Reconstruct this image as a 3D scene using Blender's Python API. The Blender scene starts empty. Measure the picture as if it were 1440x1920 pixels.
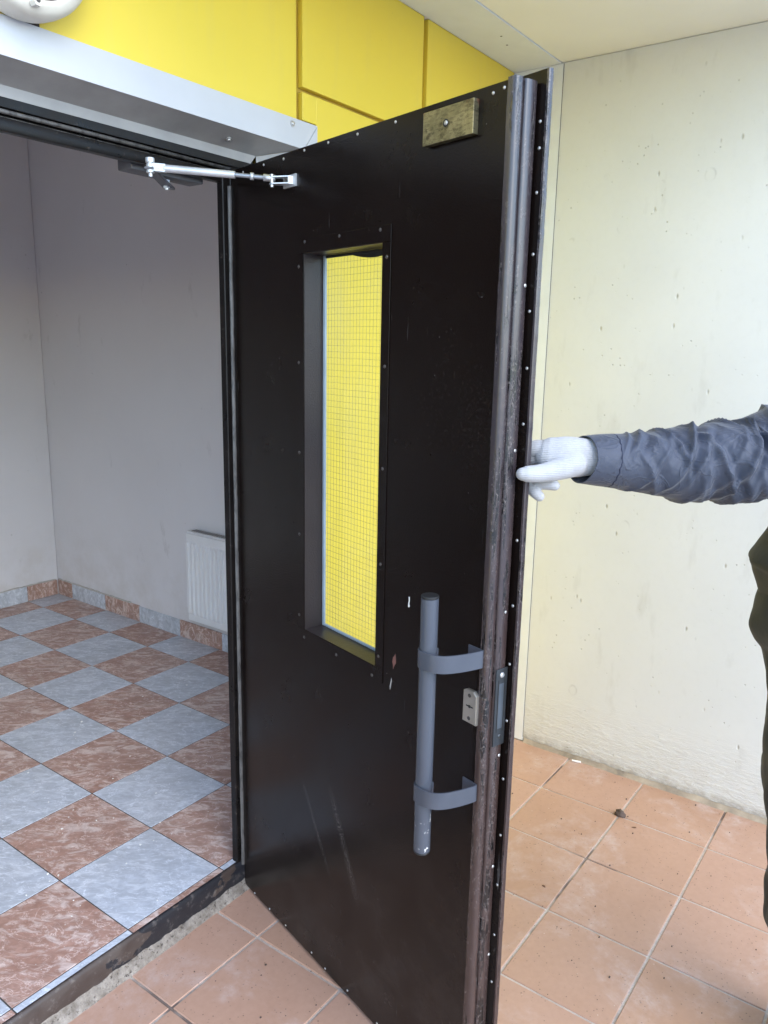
import bpy, bmesh, math, random
from mathutils import Vector, Matrix, noise
random.seed(7)
S = bpy.context.scene
C = S.collection
# ---------------------------------------------------------------- camera, sky, sun, exposure
cd = bpy.data.cameras.new('camera'); cam = bpy.data.objects.new('camera', cd); C.objects.link(cam); S.camera = cam
cd.sensor_fit = 'HORIZONTAL'; cd.sensor_width = 36.0; cd.lens = 36.0 * 1463.9 / 1440.0
cd.clip_start = 0.02; cd.clip_end = 3000
r_, d_, f_ = Vector((0.59068, -0.80667, 0.01957)), Vector((-0.15682, -0.13855, -0.97786)), Vector((0.79152, 0.57454, -0.20834))
mw = Matrix.Identity(4)
for i in range(3):
    mw[i][0] = r_[i]; mw[i][1] = -d_[i]; mw[i][2] = -f_[i]
mw[0][3], mw[1][3], mw[2][3] = 0, 0, 1.6692
cam.matrix_world = mw

SUN_EL, SUN_AZ = math.radians(38), math.radians(198)      # azimuth clockwise from +Y (north)
w = bpy.data.worlds.new('World'); S.world = w; w.use_nodes = True
nt = w.node_tree; nt.nodes.clear()
sky = nt.nodes.new('ShaderNodeTexSky'); sky.sky_type = 'NISHITA'; sky.sun_disc = False
sky.sun_elevation = SUN_EL; sky.sun_rotation = SUN_AZ
sky.air_density = 1.0; sky.dust_density = 0.5; sky.ozone_density = 2.0
bg = nt.nodes.new('ShaderNodeBackground'); bg.inputs['Strength'].default_value = 0.15
wo = nt.nodes.new('ShaderNodeOutputWorld')
nt.links.new(sky.outputs[0], bg.inputs[0]); nt.links.new(bg.outputs[0], wo.inputs[0])
sl = bpy.data.lights.new('sun', 'SUN'); sl.energy = 0.5; sl.angle = math.radians(50); sl.color = (1.0, 0.98, 0.95)
so = bpy.data.objects.new('sun', sl); C.objects.link(so)
sd = Vector((math.sin(SUN_AZ) * math.cos(SUN_EL), math.cos(SUN_AZ) * math.cos(SUN_EL), math.sin(SUN_EL)))
so.rotation_euler = (-sd).to_track_quat('-Z', 'Y').to_euler(); so.location = (0, -3, 6)
S.view_settings.view_transform = 'Standard'; S.view_settings.look = 'None'
S.view_settings.exposure = 2.2; S.view_settings.gamma = 1.0; S.view_settings.use_curve_mapping = False
S.cycles.max_bounces = 10; S.cycles.diffuse_bounces = 6; S.cycles.glossy_bounces = 4; S.cycles.transparent_max_bounces = 12
S.cycles.caustics_reflective = False; S.cycles.caustics_refractive = False

# ---------------------------------------------------------------- materials
class Mat:
    def __init__(self, name):
        self.m = bpy.data.materials.new(name); self.m.use_nodes = True
        self.t = self.m.node_tree; self.n = self.t.nodes; self.n.clear()
        self.o = self.n.new('ShaderNodeOutputMaterial')
        self.b = self.n.new('ShaderNodeBsdfPrincipled'); self.t.links.new(self.b.outputs[0], self.o.inputs[0])
    def L(self, a, b):
        if isinstance(a, (int, float)): b.default_value = a
        elif isinstance(a, tuple): b.default_value = (*a, 1.0) if len(a) == 3 and len(b.default_value) == 4 else a
        else: self.t.links.new(a, b)
    def co(self, kind='Object', scale=(1, 1, 1), rot=(0, 0, 0), rnd=0.0):
        if kind == 'World': s = self.n.new('ShaderNodeNewGeometry').outputs['Position']
        else: s = self.n.new('ShaderNodeTexCoord').outputs[kind]
        if rnd:
            oi = self.n.new('ShaderNodeObjectInfo'); v = self.n.new('ShaderNodeVectorMath'); v.operation = 'MULTIPLY_ADD'
            self.t.links.new(oi.outputs['Random'], v.inputs[0]); v.inputs[1].default_value = (rnd, rnd * 1.7, rnd * .6); self.t.links.new(s, v.inputs[2]); s = v.outputs[0]
        mp = self.n.new('ShaderNodeMapping'); self.t.links.new(s, mp.inputs[0]); mp.inputs['Scale'].default_value = scale; mp.inputs['Rotation'].default_value = rot
        return mp.outputs[0]
    def noise(self, co, scale, detail=4, rough=.55, dist=0.0):
        x = self.n.new('ShaderNodeTexNoise'); self.L(co, x.inputs['Vector']); x.inputs['Scale'].default_value = scale
        x.inputs['Detail'].default_value = detail; x.inputs['Roughness'].default_value = rough; x.inputs['Distortion'].default_value = dist
        return x.outputs['Fac']
    def vor(self, co, scale, out='Distance', rnd=1.0):
        x = self.n.new('ShaderNodeTexVoronoi'); self.L(co, x.inputs['Vector']); x.inputs['Scale'].default_value = scale; x.inputs['Randomness'].default_value = rnd
        return x.outputs[out]
    def ramp(self, v, lo, hi, a=0.0, b=1.0):
        x = self.n.new('ShaderNodeMapRange'); self.L(v, x.inputs[0]); x.inputs[1].default_value = lo; x.inputs[2].default_value = hi; x.inputs[3].default_value = a; x.inputs[4].default_value = b
        return x.outputs[0]
    def math(self, op, a, b=0.0):
        x = self.n.new('ShaderNodeMath'); x.operation = op; self.L(a, x.inputs[0]); self.L(b, x.inputs[1]); return x.outputs[0]
    def sep(self, co):
        x = self.n.new('ShaderNodeSeparateXYZ'); self.L(co, x.inputs[0]); return x.outputs
    def rand(self): return self.n.new('ShaderNodeObjectInfo').outputs['Random']
    def mix(self, f, a, b):
        x = self.n.new('ShaderNodeMix'); x.data_type = 'RGBA'; self.L(f, x.inputs[0]); self.L(a, x.inputs[6]); self.L(b, x.inputs[7]); return x.outputs[2]
    def bump(self, h, strength=.3, dist=.002, prev=None):
        x = self.n.new('ShaderNodeBump'); self.L(h, x.inputs['Height']); x.inputs['Strength'].default_value = strength; x.inputs['Distance'].default_value = dist
        if prev: self.L(prev, x.inputs['Normal'])
        return x.outputs[0]
    def out(self, col, rough=.5, metal=0.0, nrm=None, spec=None, coat=0.0, coat_r=.1, sheen=0.0):
        b = self.b.inputs; self.L(col, b['Base Color']); self.L(rough, b['Roughness']); self.L(metal, b['Metallic'])
        if nrm is not None: self.L(nrm, b['Normal'])
        if spec is not None: self.L(spec, b['Specular IOR Level'])
        if coat: b['Coat Weight'].default_value = coat; b['Coat Roughness'].default_value = coat_r
        if sheen: b['Sheen Weight'].default_value = sheen
        return self.m

def plain(name, col, rough=.5, metal=0.0, bs=0, bstr=.2, var=.12):
    m = Mat(name); c = m.co(); n = m.noise(c, 14, 5)
    k = m.mix(m.ramp(n, .3, .7), tuple(x * (1 - var) for x in col), tuple(min(1, x * (1 + var)) for x in col))
    nr = m.bump(m.noise(c, bs, 3), bstr, .001) if bs else None
    return m.out(k, m.ramp(n, .3, .7, rough * .88, min(1, rough * 1.12)), metal, nr)

# porch terracotta tile
m = Mat('terracotta_tile'); c = m.co('World', rnd=9.0); cw = m.co('World')
n1 = m.noise(c, 3.2, 5, .6); n2 = m.noise(c, 60, 3, .6)
k = m.mix(m.ramp(n1, .3, .7), (.42, .243, .155), (.49, .303, .208))
k = m.mix(m.ramp(m.rand(), 0, 1, 0, .6), k, (.50, .315, .235))
k = m.mix(m.ramp(n2, .35, .75, 0, .22), k, (.33, .185, .12))
sp = m.math('MULTIPLY', m.ramp(m.vor(c, 85), .06, .19, 1, 0), m.ramp(m.noise(c, 30, 2), .47, .56))
k = m.mix(m.math('MULTIPLY', sp, .85), k, (.085, .05, .035))
sp2 = m.math('MULTIPLY', m.ramp(m.vor(c, 34), .03, .10, 1, 0), m.ramp(m.noise(c, 9, 2), .50, .56))
k = m.mix(m.math('MULTIPLY', sp2, .75), k, (.10, .055, .04))
lt = m.math('MULTIPLY', m.ramp(m.vor(c, 42), .03, .10, 1, 0), m.ramp(m.noise(c, 11, 2), .58, .63))
k = m.mix(m.math('MULTIPLY', lt, .7), k, (.70, .60, .50))
eff = m.math('MULTIPLY', m.ramp(m.noise(cw, 3.0, 7, .68, .6), .52, .70), m.ramp(m.noise(m.co('World'), 17, 7, .75), .40, .64))
k = m.mix(m.math('MULTIPLY', eff, .5), k, (.68, .60, .585))
bn = m.bump(m.noise(c, 210, 2), .16, .0006); bn = m.bump(sp, .4, -.0007, bn)
TERRA = m.out(k, m.ramp(n1, .3, .7, .36, .52), 0, bn)
# porch grout
m = Mat('porch_grout'); c = m.co('World'); n1 = m.noise(c, 5.5, 4, .6); n2 = m.noise(c, 160, 4, .65)
k = m.mix(m.ramp(n1, .46, .58), (.60, .53, .46), (.50, .42, .35)); k = m.mix(m.ramp(m.noise(c, 3.1, 3), .58, .66), k, (.16, .12, .10))
k = m.mix(m.ramp(n2, .4, .75, 0, .5), k, (.26, .21, .17))
GROUT = m.out(k, .9, 0, m.bump(n2, .6, .0025))
# lobby marble-print tiles
def marble(name, dark, mid, light, amt):
    m = Mat(name); c = m.co('World', rnd=13.0); c1 = m.co('World', (1, 1, 1), (0, 0, .94), 13.0)
    mp = m.n.new('ShaderNodeMapping'); m.t.links.new(c1, mp.inputs[0]); mp.inputs['Scale'].default_value = (1, 2.0, 1); st = mp.outputs[0]
    a = m.noise(st, 5, 6, .62, .8); b = m.noise(st, 11, 9, .68, 1.1); d = m.noise(st, 30, 7, .7, .6)
    k = m.mix(m.ramp(a, .32, .66), dark, mid)
    k = m.mix(m.ramp(d, .40, .60, .55, 0), k, tuple(x * .72 for x in dark))
    k = m.mix(m.ramp(b, .50, .63, 0, amt), k, light)
    k = m.mix(m.ramp(b, .30, .42, amt * .9, 0), k, tuple(x * .78 for x in dark))
    v = m.math('ABSOLUTE', m.math('SUBTRACT', m.noise(st, 6.5, 6, .62, 1.8), .5)); vm = m.ramp(v, .002, .02, 1, 0)
    k = m.mix(m.math('MULTIPLY', vm, m.ramp(d, .42, .6, .15, .8)), k, tuple(min(1, x * 1.18) for x in light))
    v = m.math('ABSOLUTE', m.math('SUBTRACT', m.noise(c, 10, 5, .62, 1.2), .5)); vm = m.ramp(v, .001, .010, 1, 0)
    k = m.mix(m.math('MULTIPLY', vm, m.ramp(a, .45, .62, 0, .6)), k, tuple(min(1, x * 1.2) for x in light))
    sp = m.math('MULTIPLY', m.ramp(m.vor(c, 40), .03, .07, 1, 0), m.ramp(m.noise(c, 6, 2), .58, .62))
    k = m.mix(m.math('MULTIPLY', sp, .8), k, (.05, .04, .035))
    du = m.ramp(m.noise(m.co('World'), 2.3, 6, .65), .42, .75, 0, .22); k = m.mix(du, k, (.42, .38, .34))
    return m.out(k, m.ramp(m.noise(m.co('World'), 5, 5, .6), .3, .7, .28, .46), 0, m.bump(m.noise(c, 90, 3), .06, .0005))
BLUE = marble('sky_tinted_grey_tile', (.48, .515, .565), (.59, .63, .70), (.74, .775, .83), .5)  # grey tile with some blue of the sky light put into its colour
PINK = marble('russet_tile', (.37, .20, .145), (.52, .315, .245), (.76, .63, .57), .75)
LGROUT = plain('lobby_grout', (.085, .078, .072), .85, 0, 300, .3)
# concrete wall, cream paint
m = Mat('painted_concrete'); c = m.co('World'); z = m.sep(c)[2]
n1 = m.noise(c, 1.6, 5, .55); n2 = m.noise(c, 35, 6, .7)
k = m.mix(m.ramp(n1, .3, .7), (.655, .65, .605), (.71, .705, .66))
k = m.mix(m.ramp(n2, .48, .75, 0, .10), k, (.52, .50, .43))
pit = m.math('MULTIPLY', m.ramp(m.vor(m.co('World', (1.2, 1.2, .6)), 15), .03, .10, 1, 0), m.ramp(m.noise(c, 4.7, 3), .47, .55))
pit2 = m.math('MULTIPLY', m.ramp(m.vor(c, 40), .05, .15, 1, 0), m.ramp(m.noise(c, 7.9, 3), .53, .60))
pk = m.math('MAXIMUM', pit, pit2)
k = m.mix(m.math('MULTIPLY', pk, .60), k, (.31, .29, .24))
rg = m.math('ABSOLUTE', m.math('SUBTRACT', m.vor(m.co('World', (1, 1, .8)), 7.5), .14)); rg = m.math('MULTIPLY', m.math('MULTIPLY', m.ramp(rg, .0, .035, 1, 0), m.ramp(m.noise(c, 11, 4, .7), .50, .62)), m.ramp(m.noise(c, 2.7, 2), .50, .56)); k = m.mix(m.math('MULTIPLY', rg, .42), k, (.40, .385, .34))
sm = m.math('MULTIPLY', m.ramp(m.noise(m.co('World', (1, 1, .35)), 9, 4, .6), .60, .72), .26); k = m.mix(sm, k, (.42, .40, .34))
low = m.math('MULTIPLY', m.ramp(z, .02, .30, 1, 0), m.ramp(m.noise(m.co('World', (1, 1, 3.5)), 22, 6, .7), .40, .62))
k = m.mix(m.math('MULTIPLY', low, .55), k, (.60, .57, .49))
dirt = m.math('MULTIPLY', m.ramp(z, .0, .055, 1, 0), m.ramp(m.noise(c, 28, 5, .7), .34, .56)); k = m.mix(m.math('MULTIPLY', dirt, .85), k, (.25, .20, .14))
bn = m.bump(n2, .12, .002); bn = m.bump(pk, .5, -.004, bn); bn = m.bump(low, .6, .004, bn)
CONC = m.out(k, .78, 0, bn)
m = Mat('ceiling_paint'); c = m.co('World'); n1 = m.noise(c, 2, 5)
CEIL = m.out(m.mix(m.ramp(n1, .3, .7), (.83, .81, .75), (.88, .86, .80)), .75, 0, m.bump(m.noise(c, 55, 5, .7), .15, .002))
# yellow cladding
m = Mat('yellow_cladding'); c = m.co('World'); n1 = m.noise(c, 1.4, 4); sp = m.math('MULTIPLY', m.ramp(m.vor(c, 24), .02, .045, 1, 0), m.ramp(m.noise(c, 3, 2), .56, .6))
k = m.mix(m.ramp(n1, .3, .7), (.715, .545, .048), (.755, .585, .062)); k = m.mix(m.math('MULTIPLY', sp, .6), k, (.30, .22, .05))
k = m.mix(m.ramp(m.noise(m.co('World', (6, 6, .6)), 5, 5, .65), .52, .75, 0, .16), k, (.62, .50, .14))
YEL = m.out(k, .42, 0, m.bump(m.noise(c, 130, 2), .05, .0006))
YBACK = plain('cladding_rail', (.46, .31, .035), .6)
# white sheet metal
m = Mat('white_sheet_metal'); c = m.co('World'); n1 = m.noise(c, 4, 5, .6)
k = m.mix(m.ramp(n1, .35, .7), (.525, .535, .555), (.485, .495, .515)); sp = m.math('MULTIPLY', m.ramp(m.vor(c, 36), .02, .06, 1, 0), m.ramp(m.noise(c, 5, 2), .56, .6))
k = m.mix(m.math('MULTIPLY', sp, .5), k, (.20, .18, .16)); k = m.mix(m.ramp(m.noise(m.co('World', (.7, 3, 3)), 8, 5, .7), .6, .8, 0, .3), k, (.5, .48, .45))
SHEET = m.out(k, .33, 0, m.bump(m.noise(c, 7, 2), .10, .004))
SOFFIT = plain('soffit_paint', (.72, .74, .75), .7, 0, 40, .05, .03)
# lobby plaster
m = Mat('lobby_plaster'); c = m.co('World'); n1 = m.noise(c, 1.2, 5); z = m.sep(c)[2]
k = m.mix(m.ramp(n1, .3, .7), (.69, .665, .672), (.74, .715, .722))
mk = m.math('MAXIMUM', m.math('MULTIPLY', m.ramp(m.vor(c, 9), .02, .055, 1, 0), m.ramp(m.noise(c, 2.3, 2), .50, .56)), m.math('MULTIPLY', m.math('MULTIPLY', m.ramp(m.noise(m.co('World', (1, 1, .35), (.5, 0, 0)), 12, 5, .7), .62, .70), m.ramp(m.noise(c, 2.9, 2), .48, .58)), .5)); k = m.mix(m.math('MULTIPLY', mk, .45), k, (.35, .32, .31))
k = m.mix(m.math('MULTIPLY', m.ramp(z, .18, .65, 1, 0), m.ramp(m.noise(c, 6, 6, .65), .40, .72, 0, .5)), k, (.50, .44, .37))
PLAS = m.out(k, .7, 0, m.bump(m.noise(c, 75, 4, .6), .12, .0015))
# dark brown door paint (door local coordinates, origin at the hinge)
m = Mat('dark_brown_paint'); c = m.co(); s = m.sep(c); n1 = m.noise(c, 3.5, 5, .6)
k = m.mix(m.ramp(n1, .3, .7), (.0058, .0033, .0026), (.0085, .0050, .0040))
k = m.mix(m.math('MULTIPLY', m.ramp(m.noise(c, 130, 4, .65), .42, .66), m.ramp(m.noise(c, 1.7, 3), .42, .6, 0, .6)), k, (.012, .0085, .007))
fl = m.math('MULTIPLY', m.ramp(m.vor(c, 48), .02, .055, 1, 0), m.ramp(m.noise(c, 9, 2), .58, .63)); k = m.mix(m.math('MULTIPLY', fl, .55), k, (.42, .38, .36))
sc = m.math('MULTIPLY', m.ramp(m.noise(m.co('Object', (26, 26, 2.2), (0, .45, 0)), 3.0, 3, .5), .705, .73), m.ramp(m.noise(c, 3.1, 2), .5, .6)); k = m.mix(m.math('MULTIPLY', sc, .22), k, (.30, .27, .26))
def streak(x0, z0, x1, z1, wd):
    dx, dz = x1 - x0, z1 - z0; ln = math.hypot(dx, dz); dx /= ln; dz /= ln
    a = m.math('SUBTRACT', s[0], x0); b = m.math('SUBTRACT', s[2], z0)
    al = m.math('ADD', m.math('MULTIPLY', a, dx), m.math('MULTIPLY', b, dz)); pe = m.math('ABSOLUTE', m.math('SUBTRACT', m.math('MULTIPLY', a, dz), m.math('MULTIPLY', b, dx)))
    g = m.math('MULTIPLY', m.ramp(pe, 0, wd, 1, 0), m.math('MULTIPLY', m.ramp(al, 0, ln * .3), m.ramp(al, ln * .7, ln, 1, 0)))
    return g
g = m.math('MAXIMUM', streak(.455, .58, .585, .30, .016), m.math('MULTIPLY', streak(.33, .53, .47, .30, .010), .7))
g = m.math('MULTIPLY', g, m.ramp(m.noise(c, 300, 2, .6), .55, .62)); k = m.mix(m.math('MULTIPLY', g, .55), k, (.36, .33, .30))
dust_sheen = m.math('MULTIPLY', m.ramp(s[2], .0, .75, 1, 0), m.ramp(m.noise(c, 5, 6, .65), .30, .75)); k = m.mix(m.math('MULTIPLY', dust_sheen, .16), k, (.20, .165, .145))  # bottom dust, strengthened to paint in light reflected from the floor
bn = m.bump(m.noise(c, 230, 3, .55), .32, .0011); bn = m.bump(m.noise(m.co('Object', (1, 1, .6)), 2.6, 2), .22, .010, bn)
DOOR = m.out(k, m.math('ADD', m.ramp(n1, .3, .7, .14, .22), m.ramp(m.noise(c, 9, 5, .7), .45, .7, 0, .12)), 0, bn, spec=.17)
# worn brown enamel of the leaf's edge
m = Mat('worn_edge_paint'); c = m.co('Object', (1, 1, .45)); c1 = m.co(); s = m.sep(c1); n1 = m.noise(c, 48, 6, .7)
zz = m.ramp(m.math('ADD', s[2], m.math('MULTIPLY', m.noise(m.co('Object', (1, 1, .4)), 14, 4), .5)), 1.25, 1.75)
k = m.mix(zz, (.044, .027, .0235), (.034, .027, .031)); k = m.mix(m.ramp(n1, .46, .62, 0, .4), k, (.070, .050, .046))
zone = m.ramp(m.noise(m.co('Object', (14, 14, 1)), 3.4, 3, .5), .49, .56)
ch = m.math('MULTIPLY', m.ramp(m.noise(m.co('Object', (1.6, 1.6, .3)), 60, 7, .72, .4), .50, .525), zone); k = m.mix(ch, k, (.004, .003, .003))
ch2 = m.math('MULTIPLY', m.ramp(m.noise(m.co('Object', (1, 1, .7)), 170, 6, .8), .55, .60), m.ramp(zone, .2, .9)); k = m.mix(m.math('MULTIPLY', ch2, .6), k, (.15, .125, .115))
bn = m.bump(m.noise(c1, 420, 3, .65), .28, .0010); bn = m.bump(ch, .5, -.0008, bn)
EDGE = m.out(k, m.ramp(n1, .3, .7, .18, .30), 0, bn, spec=.65)
# frame and threshold paint
m = Mat('black_frame_paint'); c = m.co('World'); n1 = m.noise(c, 12, 6, .7); k = m.mix(m.ramp(n1, .35, .7), (.006, .005, .0048), (.013, .010, .009))
k = m.mix(m.ramp(m.noise(c, 45, 6, .75), .60, .68, 0, .6), k, (.085, .07, .06)); FRAME = m.out(k, m.ramp(n1, .3, .7, .24, .45), 0, m.bump(m.noise(c, 240, 4, .6), .25, .0012), spec=.22)
m = Mat('threshold_paint'); c = m.co('World'); c2 = m.co('World', (1, 1, 1.6)); n1 = m.noise(c2, 9, 6, .62, .5)
xx = m.ramp(m.sep(c)[0], .95, 1.25)
k = m.mix(m.ramp(n1, .35, .65), (.048, .034, .029), (.075, .058, .050))
pe = m.ramp(m.math('ADD', m.noise(c2, 7.5, 5, .55, .3), m.math('MULTIPLY', m.math('SUBTRACT', xx, .55), .22)), .515, .525)
k = m.mix(pe, k, (.016, .016, .020)); k = m.mix(m.ramp(m.noise(c, 30, 6, .75), .55, .72, 0, .55), k, (.24, .21, .19))
THRESH = m.out(k, m.ramp(n1, .3, .7, .35, .6), 0, m.bump(pe, .6, -.0015, m.bump(m.noise(c, 150, 4, .65), .3, .0014)))
m = Mat('gasket_rubber'); c = m.co('World'); n1 = m.noise(m.co('World', (1, 1, .25)), 60, 5, .7); GASK = m.out(m.mix(m.ramp(n1, .45, .62), (.10, .095, .09), (.035, .032, .03)), .42, 0, m.bump(m.noise(c, 200, 4, .6), .4, .0012))
m = Mat('mortar'); c = m.co('World'); n1 = m.noise(c, 30, 6, .7); k = m.mix(m.ramp(n1, .35, .65), (.15, .125, .10), (.34, .30, .255)); k = m.mix(m.ramp(m.noise(c, 85, 4, .7), .55, .66), k, (.075, .06, .05)); MORT = m.out(k, .95, 0, m.bump(m.noise(c, 120, 5, .7), .9, .004))
# hardware
m = Mat('grey_enamel'); c = m.co(); k = m.mix(m.ramp(m.noise(c, 9, 4), .3, .7), (.053, .059, .075), (.065, .072, .088))
chp = m.math('MULTIPLY', m.ramp(m.noise(c, 85, 5, .7), .635, .655), m.ramp(m.sep(c)[2], .68, .82, 1, 0)); k = m.mix(chp, k, (.66, .64, .62)); ENAM = m.out(k, .34, 0, m.bump(m.noise(c, 160, 2), .04, .0006))
ENAM_P = plain('grey_enamel_strap', (.057, .063, .079), .36)
m = Mat('worn_steel_reflections'); c = m.co(); n1 = m.noise(c, 24, 6, .7, .5); n2 = m.noise(m.co('Object', (1, 1, 4)), 60, 5, .7)
k = m.mix(m.ramp(n1, .35, .68), (.33, .29, .17), (.17, .15, .085)); k = m.mix(m.ramp(n2, .5, .68, 0, .75), k, (.07, .055, .035)); k = m.mix(m.ramp(m.noise(c, 15, 3), .57, .66, 0, .8), k, (.40, .15, .10)); k = m.mix(m.ramp(m.noise(m.co('Object', (1, 1, 1.6)), 31, 5, .7), .54, .66, 0, .8), k, (.05, .04, .025))  # dark stains are real; yellow-olive and pink paint in reflected surroundings
STEELP = m.out(k, m.ramp(n1, .3, .7, .28, .5), .85, m.bump(n2, .15, .0008))
ZINC = plain('zinc', (.52, .51, .49), .38, .75); ALU = plain('brushed_aluminium', (.62, .63, .64), .38, .55, 60, .05)
NICKEL = plain('satin_nickel', (.52, .48, .42), .34, .85); BLACK = plain('black_rubber', (.012, .012, .012), .55); DSTEEL = plain('dark_lock_steel', (.075, .08, .085), .35, .7, 90, .2)
DULL = plain('dull_screw', (.085, .075, .07), .45, .5); CLOSER = plain('closer_grey_paint', (.11, .11, .117), .5, .1); SEAL = plain('glazing_seal', (.30, .36, .40), .45, 0, 60, .3); CHIPW = plain('primer_chip', (.75, .74, .70), .7); CHIPR = plain('undercoat_chip', (.17, .07, .055), .6)
m = Mat('wire_glass'); m.n.clear(); o = m.n.new('ShaderNodeOutputMaterial'); tr = m.n.new('ShaderNodeBsdfTransparent'); tr.inputs[0].default_value = (.95, .975, .96, 1); gl = m.n.new('ShaderNodeBsdfGlossy'); gl.inputs['Roughness'].default_value = .03
fr = m.n.new('ShaderNodeFresnel'); fr.inputs[0].default_value = 1.45; ms = m.n.new('ShaderNodeMixShader'); gb = m.n.new('ShaderNodeNewGeometry'); m.t.links.new(m.math('MULTIPLY', fr.outputs[0], m.math('SUBTRACT', 1.0, gb.outputs['Backfacing'])), ms.inputs[0]); m.t.links.new(tr.outputs[0], ms.inputs[1]); m.t.links.new(gl.outputs[0], ms.inputs[2]); c = m.co('World'); df_ = m.n.new('ShaderNodeBsdfDiffuse'); df_.inputs[0].default_value = (.75, .74, .70, 1); m2_ = m.n.new('ShaderNodeMixShader'); m.t.links.new(m.ramp(m.noise(m.co('World', (1, 1, .5)), 7, 6, .7, .6), .42, .75, .0, .07), m2_.inputs[0]); m.t.links.new(ms.outputs[0], m2_.inputs[1]); m.t.links.new(df_.outputs[0], m2_.inputs[2]); m.t.links.new(m2_.outputs[0], o.inputs[0]); GLASS = m.m
WIRE = plain('wire', (.28, .25, .16), .5, .6)
RAD = plain('radiator_enamel', (.80, .79, .785), .35, 0, 0, .2, .02); LAMPW = plain('aged_white_plastic', (.66, .63, .55), .42, 0, 40, .06); DIFF = plain('lamp_diffuser', (.62, .59, .50), .3); SEAM = plain('dark_joint', (.10, .085, .06), .7)  # last one: dark tone of lamp seam, radiator slots and wall joint
# cloth
m = Mat('sky_tinted_sleeve'); c = m.co(); n1 = m.noise(c, 7, 6, .6); k = m.mix(m.ramp(n1, .3, .7), (.026, .032, .051), (.038, .045, .068)); k = m.mix(m.ramp(m.noise(c, 30, 6, .7), .60, .70, 0, .45), k, (.020, .022, .030))  # blue is sky light put into the colour; jacket body stays olive
k = m.mix(m.ramp(m.noise(c, 17, 6, .75), .62, .72, 0, .3), k, (.08, .085, .10))
cr_ = m.math('ABSOLUTE', m.math('SUBTRACT', m.noise(m.co('Object', (1, 1, 1.5), (0, .5, .4)), 15, 3, .5, .9), .5)); cr_ = m.ramp(cr_, 0, .05, 1, 0)
SLEEVE = m.out(k, .62, 0, m.bump(m.noise(c, 900, 2), .3, .0007, m.bump(m.noise(c, 42, 5, .65), .3, .004, m.bump(cr_, .35, .003))), sheen=.15)
STITCH = plain('dark_seam', (.012, .015, .035), .8)
m = Mat('olive_cloth'); c = m.co('World'); n1 = m.noise(c, 5, 6, .6); OLIVE = m.out(m.mix(m.ramp(n1, .3, .7), (.017, .0185, .0175), (.026, .0275, .026)), .8, 0, m.bump(m.noise(c, 700, 2), .2, .0006, m.bump(m.noise(c, 16, 4), .35, .008)), sheen=.1)
m = Mat('knit_cotton'); c = m.co('World'); wv = m.n.new('ShaderNodeTexWave'); m.L(m.co('World', (1, 1, 1)), wv.inputs[0]); wv.bands_direction = 'Z'; wv.inputs['Scale'].default_value = 95; wv.inputs['Distortion'].default_value = 1.2; wv.inputs['Detail'].default_value = 2
dt = m.ramp(m.noise(c, 22, 6, .7), .50, .70, 0, .45); k = m.mix(dt, (.385, .38, .39), (.25, .235, .215))
k = m.mix(m.ramp(wv.outputs['Fac'], .2, .6, .30, 0), k, (.30, .29, .29))
zl = m.math('MULTIPLY', m.ramp(m.sep(c)[2], 1.415, 1.445, 1, 0), m.ramp(m.vor(c, 190), .2, .35, 1, 0)); k = m.mix(m.math('MULTIPLY', zl, .7), k, (.38, .36, .35))
KNIT = m.out(k, .9, 0, m.bump(wv.outputs['Fac'], .45, .0012, m.bump(m.noise(c, 420, 3), .5, .0012)), sheen=.2)
SKIN = plain('skin', (.72, .40, .34), .5); HAIR = plain('brown_hair', (.05, .03, .02), .6); SHOE = plain('black_leather', (.02, .02, .02), .45)
DIRT = plain('dry_dirt', (.10, .07, .055), .95, 0, 120, .8); PAPER = plain('paper', (.78, .76, .72), .8); LEAF = plain('dry_leaf', (.16, .08, .045), .8)
m = Mat('pale_paving'); c = m.co('World'); PAVING = m.out(m.mix(m.noise(c, 60, 4), (.46, .455, .44), (.56, .55, .53)), .9, 0, m.bump(m.noise(c, 90, 4), .4, .005))  # unseen pale paving, lightened to bounce daylight onto the porch ceiling

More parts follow.
